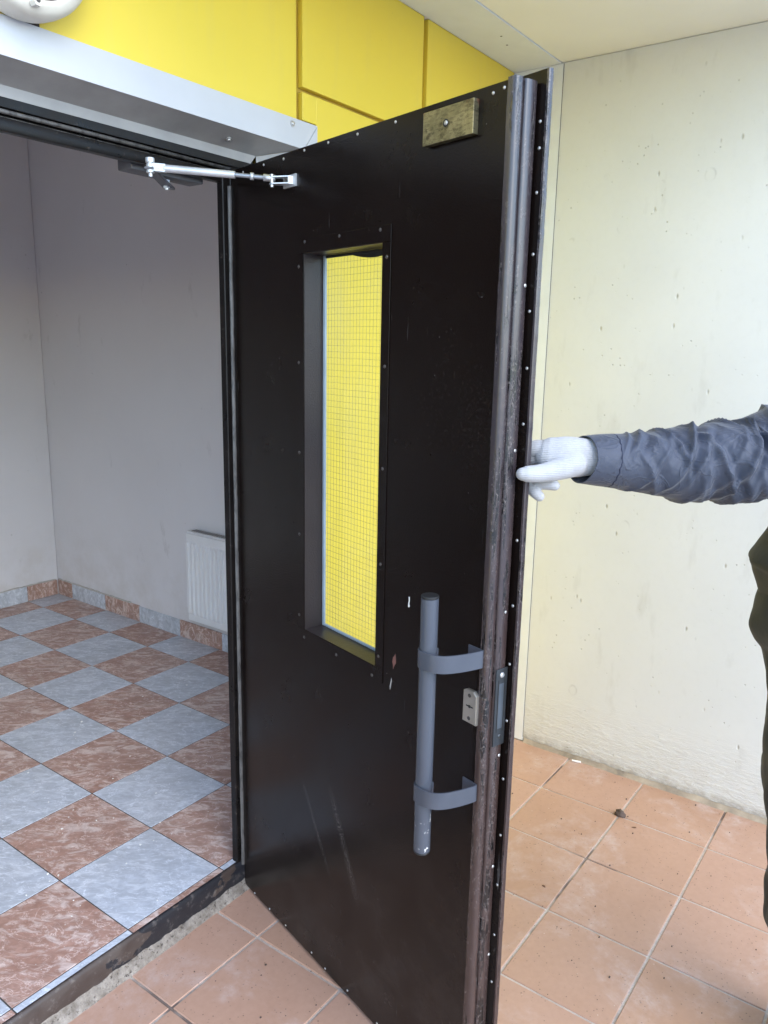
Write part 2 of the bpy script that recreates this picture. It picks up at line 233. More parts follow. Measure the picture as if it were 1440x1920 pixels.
# ---------------------------------------------------------------- mesh helpers
def link(name, me, mat=None, parent=None, loc=None):
    o = bpy.data.objects.new(name, me); C.objects.link(o)
    if mat is not None and me is not None and not me.materials: me.materials.append(mat)
    if parent: o.parent = parent
    if loc is not None: o.location = loc
    return o
def tag(o, label, cat, group=None, kind='thing'):
    o['label'] = label; o['category'] = cat
    if group: o['group'] = group
    if kind: o['kind'] = kind
    return o
def struct(o, kind='structure'): o['kind'] = kind; return o
def thing(name, label, cat, loc=(0, 0, 0), rz=0.0, group=None):
    o = bpy.data.objects.new(name, None); C.objects.link(o); o.location = loc; o.rotation_euler = (0, 0, rz); o.empty_display_size = .1
    return tag(o, label, cat, group)
class MB:
    def __init__(s): s.bm = bmesh.new()
    def box(s, x0, x1, y0, y1, z0, z1, bev=0.0, seg=1):
        b = bmesh.new(); v = [b.verts.new((x, y, z)) for x in (x0, x1) for y in (y0, y1) for z in (z0, z1)]
        for f in ((0, 1, 3, 2), (4, 6, 7, 5), (0, 4, 5, 1), (2, 3, 7, 6), (0, 2, 6, 4), (1, 5, 7, 3)): b.faces.new([v[i] for i in f])
        bmesh.ops.recalc_face_normals(b, faces=b.faces)
        if bev: bmesh.ops.bevel(b, geom=list(b.edges), offset=bev, segments=seg, affect='EDGES', profile=.6)
        s.add(b); return s
    def add(s, b, M=None):
        mp = {}
        for v in b.verts: mp[v] = s.bm.verts.new(M @ v.co if M else v.co)
        for f in b.faces:
            try: n = s.bm.faces.new([mp[v] for v in f.verts]); n.smooth = f.smooth
            except ValueError: pass
        b.free()
    def cyl(s, p0, p1, r0, r1=None, n=20, caps=True, bev=0.0):
        p0, p1 = Vector(p0), Vector(p1); r1 = r0 if r1 is None else r1
        q = (p1 - p0).to_track_quat('Z', 'Y'); L = (p1 - p0).length
        pr = [(r0, 0), (r1, L)] if not bev else [(r0 - bev, 0), (r0, bev), (r1, L - bev), (r1 - bev, L)]
        rings = [[p0 + q @ Vector((r * math.cos(2 * math.pi * i / n), r * math.sin(2 * math.pi * i / n), z)) for i in range(n)] for r, z in pr]
        s.loft(rings, caps); return s
    def loft(s, rings, caps=True, closed=True, smooth=True):
        vs = [[s.bm.verts.new(p) for p in r] for r in rings]; n = len(vs[0])
        for a, b in zip(vs, vs[1:]):
            for i in range(n if closed else n - 1):
                f = s.bm.faces.new((a[i], a[(i + 1) % n], b[(i + 1) % n], b[i])); f.smooth = smooth
        if caps and closed:
            s.bm.faces.new(vs[0][::-1]); s.bm.faces.new(vs[-1])
        return s
    def prism(s, pts, ext, smooth=False):
        a = [s.bm.verts.new(p) for p in pts]; e = Vector(ext); b = [s.bm.verts.new(Vector(p) + e) for p in pts]; n = len(a)
        for i in range(n): f = s.bm.faces.new((a[i], a[(i + 1) % n], b[(i + 1) % n], b[i])); f.smooth = smooth
        s.bm.faces.new(a[::-1]); s.bm.faces.new(b); return s
    def dome(s, p, nrm, r, h, n=10):
        q = Vector(nrm).to_track_quat('Z', 'Y'); p = Vector(p)
        rings = [[p + q @ Vector((r * a * math.cos(2 * math.pi * i / n), r * a * math.sin(2 * math.pi * i / n), h * b)) for i in range(n)] for a, b in ((1, -.2), (1, .25), (.8, .75), (.4, 1))]
        s.loft(rings); return s
    def mesh(s, name, mat=None, smooth_angle=None):
        bmesh.ops.recalc_face_normals(s.bm, faces=s.bm.faces); me = bpy.data.meshes.new(name); s.bm.to_mesh(me); s.bm.free()
        if mat: me.materials.append(mat)
        if smooth_angle:
            for p in me.polygons: p.use_smooth = True
            me.set_sharp_from_angle(angle=math.radians(smooth_angle))
        return me
    def build(s, name, mat, parent=None, smooth_angle=None, loc=None): return link(name, s.mesh(name, mat, smooth_angle), None, parent, loc)
def cr(pts, n):
    """Catmull-Rom through tuples"""
    P = [Vector(p) for p in pts]; out = []
    for i in range(len(P) - 1):
        a, b, c2, d = P[max(i - 1, 0)], P[i], P[i + 1], P[min(i + 2, len(P) - 1)]
        for k in range(n):
            t = k / n; out.append(.5 * ((2 * b) + (-a + c2) * t + (2 * a - 5 * b + 4 * c2 - d) * t * t + (-a + 3 * b - 3 * c2 + d) * t ** 3))
    out.append(P[-1]); return out

XW = 2.8887      # face of the concrete side wall
YF = 1.527       # face of the yellow cladding
ZC = 2.689       # underside of the porch ceiling
ZL = 0.0921      # lobby floor level
XO0, XO1 = 0.50, 1.478   # clear opening of the door frame
# ---------------------------------------------------------------- ground and floors
g = MB().box(-700, 700, -900, 500, -.9, -.03).build('ground', PAVING); struct(g)
pf = MB().box(-1.62, XW + .02, -.60, 1.60, -.028, -.0035).build('porch_floor', GROUT); struct(pf)
E_, ex, ey = .308, 1.36978, 1.41353
tm = {}
def tile_mesh(key, sx, sy, mat, h, bev):
    k = (key, round(sx, 3), round(sy, 3))
    if k not in tm: tm[k] = MB().box(-sx / 2, sx / 2, -sy / 2, sy / 2, -h, 0, bev).mesh(key, mat)
    return tm[k]
for i in range(-11, 6):
    for j in range(-12, 2):
        x0, x1 = ex + E_ * i + .0037, ex + E_ * (i + 1) - .0037; y0, y1 = ey + E_ * j + .0037, ey + E_ * (j + 1) - .0037
        x1 = min(x1, XW - .004); y1 = min(y1, 1.583)
        if x1 - x0 < .02 or y1 - y0 < .02 or x0 < -1.6 or y0 < -.59: continue
        o = link('tile', tile_mesh('terracotta_tile', x1 - x0, y1 - y0, TERRA, .010, .0018), None, pf, ((x0 + x1) / 2, (y0 + y1) / 2, random.uniform(-.0008, .0008)))
        o.rotation_euler = (random.uniform(-.0015, .0015), random.uniform(-.0015, .0015), random.uniform(-.003, .003))
# ragged mortar along the threshold
b = MB(); nx = 640
rows = []
for k, (y, h) in enumerate(((1.575, -.007), (1.581, .003), (1.588, .012), (1.595, .021), (1.6012, .029))):
    row = []
    for i in range(nx + 1):
        x = -.95 + 2.57 * i / nx; nz = noise.noise((x * 22, k * 3.1, 0)) + .5 * noise.noise((x * 70, k * 5.3, 2))
        row.append((x, y + nz * .007 * (.75 if k == 3 else k < 3), h + nz * .0085 * (1 if k else .4)))
    rows.append(row)
b.loft(rows, caps=False, closed=False); b.build('mortar_strip', MORT, pf)
# lobby floor
lf = MB().box(-1.9, 2.66, 1.612, 4.5, -.1, ZL - .002).build('lobby_floor', LGROUT); struct(lf)
P_, lx, ly = .32896, 1.09918, 1.63631
for i in range(-9, 5):
    for j in range(-1, 9):
        x0, x1 = lx + P_ * i + .0021, lx + P_ * (i + 1) - .0021; y0, y1 = ly + P_ * j + .0021, ly + P_ * (j + 1) - .0021
        x0 = max(x0, -1.85); x1 = min(x1, 2.622); y0 = max(y0, 1.6145); y1 = min(y1, 4.436)
        if x1 - x0 < .02 or y1 - y0 < .01: continue
        mt = BLUE if (i + j) % 2 == 0 else PINK
        link('tile', tile_mesh('blue_tile' if mt is BLUE else 'russet_tile', x1 - x0, y1 - y0, mt, .008, .0007), None, lf, ((x0 + x1) / 2, (y0 + y1) / 2, ZL + random.uniform(-.0004, .0004)))

# ---------------------------------------------------------------- lobby walls, ceiling
lw = MB().box(2.625, 2.80, 1.70, 4.60, -.1, 2.80).build('lobby_wall', PLAS); tag(lw, 'pale lobby wall that carries the ribbed radiator', 'wall')
lb = MB().box(-2.05, 2.622, 4.44, 4.60, -.1, 2.80).build('lobby_wall', PLAS); tag(lb, 'pale lobby end wall facing the open door, without radiator', 'wall')
ll = MB().box(-2.05, -1.87, 1.70, 4.437, -.1, 2.80).build('lobby_wall', PLAS); tag(ll, 'pale lobby side wall beyond the left edge of the picture', 'wall')
lc = MB().box(-2.05, 2.80, 1.7205, 4.60, 2.803, 2.95).build('lobby_ceiling', PLAS); struct(lc)
def skirt(parent, axis, segs, first):
    for k, (a, bb) in enumerate(segs):
        mt = PINK if (k % 2 == 0) == first else BLUE
        th = .009 + random.uniform(-.001, .001); zt = ZL + .0965 + random.uniform(-.002, .002)
        q = MB().box(2.625 - th, 2.6245, min(a, bb) + .0015, max(a, bb) - .0015, ZL + .001, zt, .0012) if axis == 'y' else MB().box(min(a, bb) + .0015, max(a, bb) - .0015, 4.44 - th, 4.4395, ZL + .001, zt, .0012)
        q.build('skirting_tile', mt, parent)
ys = [4.429, 4.277, 3.94, 3.614, 3.262, 2.927, 2.60, 2.27, 1.95, 1.72]
skirt(lw, 'y', list(zip(ys, ys[1:])), True)
xs = [2.612, 2.413, 2.084, 1.755, 1.426, 1.097, .768, .439, .11, -.219, -.548, -.877, -1.206, -1.535, -1.84]
skirt(lb, 'x', list(zip(xs, xs[1:])), True)
b = MB()
for k in range(26):
    y = 4.42 - k * .028; b.box(2.6135 + random.uniform(-.002, .001), 2.6248, y - .028, y + .004, ZL + .0975, ZL + .1 + random.uniform(0, .004))
for k in range(16):
    x = 2.60 - k * .03; b.box(x - .028, x + .003, 4.4285 + random.uniform(-.001, .002), 4.4398, ZL + .0975, ZL + .1 + random.uniform(0, .004))
b.build('skirting_filler', plain('skirting_filler', (.5, .47, .43), .9), lw)

# ---------------------------------------------------------------- radiator
rad = thing('radiator', 'white ribbed panel radiator on the lobby wall beside the door frame', 'radiator', (2.55, 2.55, ZL))
b = MB(); y1_, y0_ = 3.105, 2.05; zb, zt = .243 - ZL, .712 - ZL; pts = []
pitch = .0318; yy = y1_ - 2.55; fl = .006
b.box(0.0, .012, y0_ - 2.55, y1_ - 2.55, zb, zt, .003)
b.build('panel', RAD, rad)
me = None
for k in range(32):
    yc = 3.0902 - 2.55 - k * pitch
    if yc < y0_ - 2.55 + .02: break
    if me is None:
        q = MB(); n = 6; sec = [(-.0105, .0), (-.0062, -.0095), (.0062, -.0095), (.0105, .0)]
        rings = []
        for zz_, kx in ((zb + .034, .05), (zb + .046, 1), (zt - .056, 1), (zt - .044, .05)): rings.append([(-.0002 + xx_ * kx, yy_, zz_) for yy_, xx_ in sec] + [(.004, .0105, zz_), (.004, -.0105, zz_)])
        q.loft(rings, smooth=False); me = q.mesh('rib', RAD)
    link('rib', me, None, rad, (0, yc, 0))
MB().box(.002, .066, y0_ - 2.55 + .003, y1_ - 2.55 - .003, zt + .001, zt + .010, .002).build('top_grille', RAD, rad)
b = MB()
for k in range(60): b.box(.016, .052, y0_ - 2.55 + .02 + k * .017, y0_ - 2.55 + .027 + k * .017, zt + .0105, zt + .0115)
b.build('grille_slots', SEAM, rad)
MB().box(.014, .064, y1_ - 2.55 - .004, y1_ - 2.55 - .0005, zb + .01, zt, .001).build('side_panel', RAD, rad)
MB().box(.05, .0745, y1_ - 2.55 - .20, y1_ - 2.55 - .17, zb + .05, zt - .05).build('bracket', RAD, rad)
MB().cyl((.03, y0_ - 2.55 + .1, -.0005), (.03, y0_ - 2.55 + .1, zb + .01), .009, n=10).build('pipe', RAD, rad)

# ---------------------------------------------------------------- facade: core wall, cladding panels, white surround, soffit strip
fw = thing('facade_wall', 'yellow panelled entrance wall above and beside the doorway', 'wall', (1.6, YF, 0))
def F(q, name, mat, sa=None):
    o = q.build(name, mat, fw, sa); o.matrix_parent_inverse = Matrix.Translation((-1.6, -YF, 0)); return o
OX0, OX1 = -1.01, 1.702        # hole in the core wall
q = MB(); q.box(-4.2, OX0, 1.545, 1.698, -.1, 2.6875).box(OX1, XW - .002, 1.545, 1.698, -.1, 2.6875).box(OX0 + .0005, OX1 - .0005, 1.545, 1.698, 2.192, 2.6875).box(OX0 + .0005, OX1 - .0005, 1.612, 1.698, 2.1655, 2.1915).box(1.5945, OX1 - .0005, 1.6555, 1.698, -.1, 2.165).box(OX0 + .0005, -.976, 1.6555, 1.698, -.1, 2.165); F(q, 'core', YBACK)
def panel(x0, x1, z0, z1): F(MB().box(x0, x1, YF, 1.5445, z0, z1, .0022, 2), 'cladding_panel', YEL)
panel(.03, 1.672, 2.2455, 2.6865); panel(-1.63, .006, 2.2455, 2.6865); panel(-3.3, -1.654, .02, 2.6865)
panel(1.6965, 2.268, 2.3395, 2.6865); panel(2.292, XW - .003, 2.3395, 2.6865)
panel(1.7515, 2.268, .02, 2.3275) ; panel(2.292, XW - .003, .02, 2.3275); panel(-1.63, -1.06, .02, 2.2435)
MB_ = MB().box(1.6965, 1.7535, YF + .0006, 1.5443, 2.2575, 2.3275, .0015); F(MB_, 'cladding_panel', YEL)
# folded white sheet surround: front band, legs; soffit, drop and right reveal toned darker
T = .0016; YB = YF - .004; z0, z1 = 2.184, 2.2535; XR0, XR1 = 1.697, 1.7515; XL0, XL1 = -1.055, -1.0005
q = MB(); q.prism([(XL0, YB, z1), (XR1, YB, z1), (XR0, YB, z0), (XL1, YB, z0)], (0, .0038, 0)); F(q, 'head_flashing', SHEET)
q = MB(); q.prism([(XL1 + .001, YB + .001, z0 + .001), (XR0 - .001, YB + .001, z0 + .001), (1.594, 1.6025, 2.156), (-.90, 1.6025, 2.156)], (0, .0004, .002))
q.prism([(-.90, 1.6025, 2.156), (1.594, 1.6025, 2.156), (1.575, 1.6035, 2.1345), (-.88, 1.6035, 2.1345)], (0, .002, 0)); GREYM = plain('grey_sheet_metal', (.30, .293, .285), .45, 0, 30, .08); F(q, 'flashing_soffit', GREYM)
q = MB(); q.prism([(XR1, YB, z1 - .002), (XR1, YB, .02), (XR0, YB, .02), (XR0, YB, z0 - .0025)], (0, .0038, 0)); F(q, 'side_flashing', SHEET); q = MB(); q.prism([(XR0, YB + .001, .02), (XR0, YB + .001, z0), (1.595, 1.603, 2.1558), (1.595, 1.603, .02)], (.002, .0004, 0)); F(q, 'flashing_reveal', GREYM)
q = MB(); q.prism([(XL0, YB, z1 - .002), (XL0, YB, .02), (XL1, YB, .02), (XL1, YB, z0 - .0025)], (0, .0038, 0)); q.prism([(XL1, YB + .001, .02), (XL1, YB + .001, z0), (-.90, 1.603, 2.1558), (-.90, 1.603, .02)], (-.002, .0004, 0)); F(q, 'side_flashing', SHEET)
rv = MB().cyl((0, .002, 0), (0, -.0015, 0), .0085, n=16).dome((0, -.0015, 0), (0, -1, 0), .0055, .003).mesh('rivet', ZINC, 40)
for x, z in ((1.652, 2.2385), (.36, 2.238)):
    o = link('rivet', rv, None, fw); o.location = (x - 1.6, YB - YF, z)
o = link('rivet', rv, None, fw); o.location = (1.463 - 1.6, 1.565 - YF, 2.166); o.rotation_euler = (math.radians(70), 0, 0)
# porch ceiling and its white edge strip
pc = MB().box(.85, 3.3, .1, 1.334, ZC, 2.95).box(.85, 3.3, 1.334, 1.5235, ZC + .012, 2.95).box(-4.2, 3.3, 1.5235, 1.72, 2.688, 2.95).build('porch_ceiling', CEIL); struct(pc)
MB().box(.852, XW - .001, 1.337, 1.5245, ZC - .0035, ZC + .011, .001).build('soffit_strip', SOFFIT, pc)
b = MB()
for x, y in ((2.62, 1.42), (2.54, 1.40), (1.9, 1.44)): b.dome((x, y, ZC - .0035), (0, 0, -1), .004, .001, 8)
b.build('screw_head', DULL, pc)
# concrete side wall with the white corner strip
sw = MB().box(XW, 3.12, -.7, 1.70, -.1, 2.687).build('concrete_wall', CONC); tag(sw, 'cream painted concrete side wall of the porch, pitted and scuffed', 'wall')
MB().box(XW - .003, XW - .0003, 1.3285, 1.5245, .004, 2.6845).build('corner_strip', SOFFIT, sw)
MB().box(XW - .0016, XW - .0003, 1.3265, 1.3283, .02, 2.6845).build('sealant_line', SEAM, sw)
b = MB(); rows = []
for k, (x, z) in enumerate(((XW - .020, -.006), (XW - .013, .001), (XW - .006, .008), (XW - .001, .017))):
    row = []
    for i in range(361):
        y = -.68 + 2.0 * i / 360; nz = noise.noise((y * 16, k * 2.7, 5)) + .5 * noise.noise((y * 55, k * 4.1, 1)); row.append((min(x + nz * .007 * (k < 3), XW - .0005), y, z + nz * .004))
    rows.append(row)
b.loft(rows, caps=False, closed=False).build('mortar_fillet', plain('sandy_mortar', (.33, .27, .20), .95, 0, 110, .9, .4), sw)

# ---------------------------------------------------------------- steel door frame
df = thing('doorframe', 'dark steel door frame with worn paint and rubber seal around the doorway', 'door frame', (1.0, 1.604, 0))
def D(q, name, mat, sa=None):
    o = q.build(name, mat, df, sa); o.matrix_parent_inverse = Matrix.Translation((-1.0, -1.604, 0)); return o
YJ = 1.6045
q = MB(); q.box(-.97, 1.585, YJ, YJ + .05, 2.115, 2.164, .0015).box(-.97, 1.585, YJ + .014, YJ + .05, 2.100, 2.1145, .001).box(.44, 1.585, YJ + .006, YJ + .030, 2.073, 2.0995, .004, 2); D(q, 'head', FRAME, 40)
D(MB().cyl((.50, YJ + .003, 2.1085), (1.50, YJ + .003, 2.1085), .0045, n=10), 'head_seal', GASK)
D(MB().cyl((.50, YJ + .010, 2.098), (1.49, YJ + .010, 2.098), .003, n=8), 'head_seal', GASK)
q = MB(); q.box(1.502, 1.5935, YJ, YJ + .05, .0, 2.1148, .0015).box(1.4775, 1.5015, YJ + .002, YJ + .025, .05, 2.0995, .002); D(q, 'jamb', FRAME)
b = MB(); rings = []
for i in range(161):
    z = .08 + 1.985 * i / 160; a = .0014 * noise.noise((z * 28, 1, 0)); rings.append([(1.4985 + .0085 * math.cos(t) + a, YJ - .002 - .0065 * math.sin(t) + a, z) for t in [math.pi * j / 8 for j in range(9)]])
b.loft(rings, caps=False, closed=False); D(b, 'jamb_seal', GASK)
q = MB(); q.box(.43, .4995, YJ, YJ + .05, .0, 2.1148, .0015).box(.4998, .5225, YJ + .002, YJ + .025, .05, 2.0995, .002); D(q, 'jamb', FRAME)
b = MB(); rows = []
prof = ((1.6005, .003), (1.6005, .03), (1.601, .062), (1.6025, .082), (1.606, .0905), (1.6135, .0925), (1.6142, .088))
for k, (y, z) in enumerate(prof):
    row = []
    for i in range(201):
        x = -.95 + 2.49 * i / 200; row.append((x, y + .0014 * noise.noise((x * 9, z * 30, 3)) * (0 < k < 5), z + .001 * noise.noise((x * 14, k, 8)) * (k > 1)))
    rows.append(row)
b.loft(rows, caps=False, closed=False); D(b, 'threshold', THRESH)
q = MB(); q.box(-.975, -.915, YJ, YJ + .05, .095, 2.1148, .0015).box(-.914, .4285, YJ, YJ + .05, .095, .155, .0015).box(-.914, .4285, YJ, YJ + .05, 2.05, 2.0985, .0015); D(q, 'added_sidelight_frame', FRAME)  # unseen sidelight, added to let more daylight into the lobby
D(MB().box(-.916, .4305, YJ + .022, YJ + .028, .153, 2.052), 'added_sidelight_pane', GLASS)
D(MB().box(1.482, 1.4995, 1.617, 1.629, ZL + .001, ZL + .085, .004, 2), 'corner_block', plain('pale_filler', (.62, .6, .56), .8))
# ---------------------------------------------------------------- the open door leaf (local x: hinge to lock edge, y: through the leaf, z: up)
door = thing('entrance_door', 'dark brown steel door standing open with narrow wired glass window', 'door', (1.4976, 1.5967, 0), math.radians(255))
DZ0, DZ1 = .0125, 2.1015
WU0, WU1, WZ0, WZ1 = .3445, .6350, .9590, 1.8735
q = MB()
for a in ((.0, WU0, DZ0, DZ1), (WU1, .9605, DZ0, DZ1), (WU0, WU1, DZ0, WZ0), (WU0, WU1, WZ1, DZ1)): pass
# front sheet with a real hole: eight-quad ring, both faces
def holed(q, u0, u1, zz0, zz1, y0, y1, hole):
    us = [u0, hole[0], hole[1], u1]; zs = [zz0, hole[2], hole[3], zz1]
    fr = {}
    for yk, y in enumerate((y0, y1)):
        for i in range(4):
            for j in range(4): fr[i, j, yk] = q.bm.verts.new((us[i], y, zs[j]))
    for yk in (0, 1):
        for i in range(3):
            for j in range(3):
                if (i, j) != (1, 1): q.bm.faces.new([fr[i, j, yk], fr[i + 1, j, yk], fr[i + 1, j + 1, yk], fr[i, j + 1, yk]])
    for a, b2 in (((0, 0), (3, 0)), ((3, 0), (3, 3)), ((3, 3), (0, 3)), ((0, 3), (0, 0))):
        n = 3; pts = [(a[0] + (b2[0] - a[0]) * t // n, a[1] + (b2[1] - a[1]) * t // n) for t in range(n + 1)]
        for p, r in zip(pts, pts[1:]): q.bm.faces.new([fr[(*p, 0)], fr[(*r, 0)], fr[(*r, 1)], fr[(*p, 1)]])
    for p, r in (((1, 1), (2, 1)), ((2, 1), (2, 2)), ((2, 2), (1, 2)), ((1, 2), (1, 1))): q.bm.faces.new([fr[(*p, 0)], fr[(*r, 0)], fr[(*r, 1)], fr[(*p, 1)]])
    return q
holed(q, .0, .962, DZ0, DZ1, 0, .0575, (WU0, WU1, WZ0, WZ1)).build('leaf', DOOR, door)
q = MB(); holed(q, -.012, .9925, .006, 2.1235, .058, .0675, (WU0 - .006, WU1 + .006, WZ0 - .006, WZ1 + .006)); q.build('outer_sheet', DOOR, door)
# lip rim of the outer sheet (catches the light)
b = MB(); rings = []
for i in range(211):
    z = .006 + 2.1175 * i / 210; a = .0007 * noise.noise((z * 7, 3, 1)) + .0011 * max(0, noise.noise((z * 31, 2, 4)))
    rings.append([(.9905 + a, .0568, z), (.9945 + a, .0572, z), (.9958 + a, .0595, z), (.9958 + a, .0662, z), (.9945 + a, .0685, z), (.9905 + a, .0688, z)])
b.loft(rings, smooth=False).build('lip_rim', EDGE, door)
sec = [(.9575, -.0006), (.968, -.0012), (.9735, .0012), (.9757, .0050), (.9763, .0105), (.9757, .0160), (.9735, .0192), (.968, .0208), (.9640, .0214), (.9640, .0240), (.9680, .0248), (.9730, .0262), (.9752, .0300), (.9760, .0370), (.9760, .0440), (.9752, .0510), (.9730, .0545), (.9660, .0562), (.9580, .0570)]
b = MB(); rings = []
for i in range(261):
    z = DZ0 + (DZ1 - DZ0 + .004) * i / 260; rings.append([(u + .0006 * noise.noise((z * 9, wv_ * 60, 0)) + (.0016 * max(0, noise.noise((z * 46, 3, 9)) - .15) if k < 2 else 0) * (-2 if k == 0 else 0), wv_ + .0004 * noise.noise((z * 14, wv_ * 90, 7)), z) for k, (u, wv_) in enumerate(sec)])
b.loft(rings).build('edge_strip', EDGE, door, 50)
# window: trim (four bars), glass, wires, seals, reveal
tr_ = MB(); t0, t1 = -.0022, -.0001; TW = .0275
tr_.box(WU0 - TW, WU1 + TW, t0, t1, WZ1, WZ1 + .0325, .0005).box(WU0 - TW, WU1 + TW, t0, t1, WZ0 - .0325, WZ0, .0005).box(WU0 - TW, WU0 - .0002, t0, t1, WZ0 + .0002, WZ1 - .0002, .0005).box(WU1 + .0002, WU1 + TW, t0, t1, WZ0 + .0002, WZ1 - .0002, .0005)
wt = tr_.build('window_trim', DOOR, door)
m = Mat('reveal_hammered_paint'); c = m.co(); n1 = m.noise(c, 5, 4); REV = m.out(m.mix(m.ramp(n1, .3, .7), (.026, .019, .018), (.036, .027, .025)), .34, 0, m.bump(m.noise(c, 240, 3, .6), .5, .0018), spec=.4)
q = MB(); q.box(WU0, WU0 + .0012, -.0005, .0525, WZ0, WZ1).box(WU1 - .0012, WU1, -.0005, .0525, WZ0, WZ1).box(WU0 + .0012, WU1 - .0012, -.0005, .0525, WZ0, WZ0 + .0012).box(WU0 + .0012, WU1 - .0012, -.0005, .0525, WZ1 - .0012, WZ1); q.build('reveal', REV, door)
gp = MB().box(WU0 + .0015, WU1 - .0015,   .0575, .0632, WZ0 + .0015, WZ1 - .0015).build('glass_pane', GLASS, door)
q = MB(); q.box(WU0 + .0013, WU0 + .0105,   .0515, .0570, WZ0 + .0013, WZ1 - .0013, .001).box(WU1 - .0105, WU1 - .0013,   .0515, .0570, WZ0 + .0013, WZ1 - .0013, .001).box(WU0 + .0106, WU1 - .0106,   .0515, .0570, WZ0 + .0013, WZ0 + .0075, .001); q.build('glazing_seal', SEAL, gp)
q = MB(); q.box(WU0 + .0106, WU1 - .0106,   .0515, .0570, WZ1 - .0075, WZ1 - .0013, .001)
q.prism([(.455 + .16 * t,   .053, WZ1 - .007 - .0105 * math.sin(math.pi * t)) for t in [i / 12 for i in range(13)]] , (0, .003, 0)); q.build('glazing_seal', BLACK, gp)
q = MB(); r = .00021
for i in range(1, 24):
    u = WU0 + i * .01235 + random.uniform(-.0003, .0003)
    if u < WU1 - .004: q.box(u - r, u + r, .0600, .0600 + 2 * r, WZ0 + .002, WZ1 - .002)
for j in range(1, 64):
    z = WZ0 + j * .01445
    if z < WZ1 - .004: q.loft([[(u,   .0605, z + dz + .0012 * noise.noise((u * 22, z * 4, 0))) if k < 2 else (u,   .0605 + 2 * r, z + dz + .0012 * noise.noise((u * 22, z * 4, 0))) for k, dz in enumerate((-r, r, r, -r))] for u in [WU0 + .002 + .2865 * s_ / 12 for s_ in range(13)]], smooth=False)
wm = q.build('wire_mesh', WIRE, gp); struct(wm, 'stuff')
# screws
scr = MB().dome((0, 0, 0), (0, -1, 0), .0031, .0017, 10).mesh('screw', ZINC); scd = MB().dome((0, 0, 0), (0, -1, 0), .0040, .0018, 8).mesh('screw', DULL); sce = MB().dome((0, 0, 0), (1, 0, 0), .0038, .0022, 10).mesh('screw', ZINC)
for u, z in ((.062, .016), (.15, .017), (.241, .021), (.376, .024), (.442, .02), (.544, .027), (.668, .024), (.79, .024), (.90, .024), (.346, 2.094), (.44, 2.094), (.545, 2.092), (.667, 2.092), (.925, 2.088), (.950, 2.091), (.167, 2.091), (.258, 2.090), (.065, 2.089)):
    o = link('screw', scr, None, door, (u, -.0004, z)); o.rotation_euler = (0, random.uniform(0, 3), 0)
for u, z in ((.325, 1.845), (.324, 1.6255), (.325, 1.41), (.324, 1.2047), (.323, .9924), (.6505, 1.844), (.6506, 1.627), (.650, 1.413), (.649, 1.202), (.648, .988), (.35, 1.898), (.486, 1.8985), (.628, 1.898), (.345, .9387), (.486, .9375), (.626, .935)): link('screw', scd, None, door, (u, t0 - .0002, z))
for z in (2.048, 2.006, 1.935, 1.834, 1.738, 1.639, 1.539, 1.321, 1.192, 1.073, .954, .827, .701, .585, .465, .349, .224, .11): link('screw', scr, None, door, (.9815 + random.uniform(-.001, .001), .0575, z - .0045))
for w_, z in ((.049, 1.777), (.046, 1.486), (.044, 1.176), (.048, .875), (.048, .624), (.05, .412), (.047, .2)): link('screw', sce, None, door, (.9745, w_, z))
# lock in the edge
lk = MB().box(.9755, .9785, .0255, .0565, .9005, 1.0625, .0006).build('lock_faceplate', DSTEEL, door)
MB().box(.9784, .9794, .0335, .0475, .9375, 1.032, .0004).build('bolt_slot', plain('bolt_steel', (.16, .18, .20), .3, .8), lk)
MB().box(.9786, .9790, .0310, .0330, .93, 1.04).box(.9786, .9790, .0485, .050, .93, 1.04).build('slot_gap', BLACK, lk)
MB().dome((.9785, .0405, 1.0495), (1, 0, 0), .0058, .0028, 14).box(.9810, .9815, .0398, .0412, 1.0455, 1.0535).box(.9810, .9815, .0365, .0445, 1.0488, 1.0502).build('screw', ZINC, lk)
MB().dome((.9785, .042, .920), (1, 0, 0), .005, .0015, 12).build('screw', DSTEEL, lk)
# cylinder escutcheon
es = MB(); es.prism([(.9225, -.0075, .9475), (.9595, -.0075, .9475), (.9595, -.0075, 1.0085), (.9505, -.0075, 1.0165), (.9315, -.0075, 1.0165), (.9225, -.0075, 1.0115)], (0, .0075, 0)); bmesh.ops.bevel(es.bm, geom=[e for e in es.bm.edges if all(v.co.y < -.007 for v in e.verts)], offset=.0015, segments=2, affect='EDGES'); es = es.build('lock_escutcheon', NICKEL, door)
MB().box(.9325, .9505, -.0082, -.0076, .9818, .9842).cyl((.9415, -.0076, .983), (.9415, -.0083, .983), .0032, n=12).build('keyhole', BLACK, es)
for u, z in ((.9405, 1.0055), (.941, .958)): MB().cyl((u, -.0076, z), (u, -.0082, z), .004, n=14).build('rivet', DULL, es)
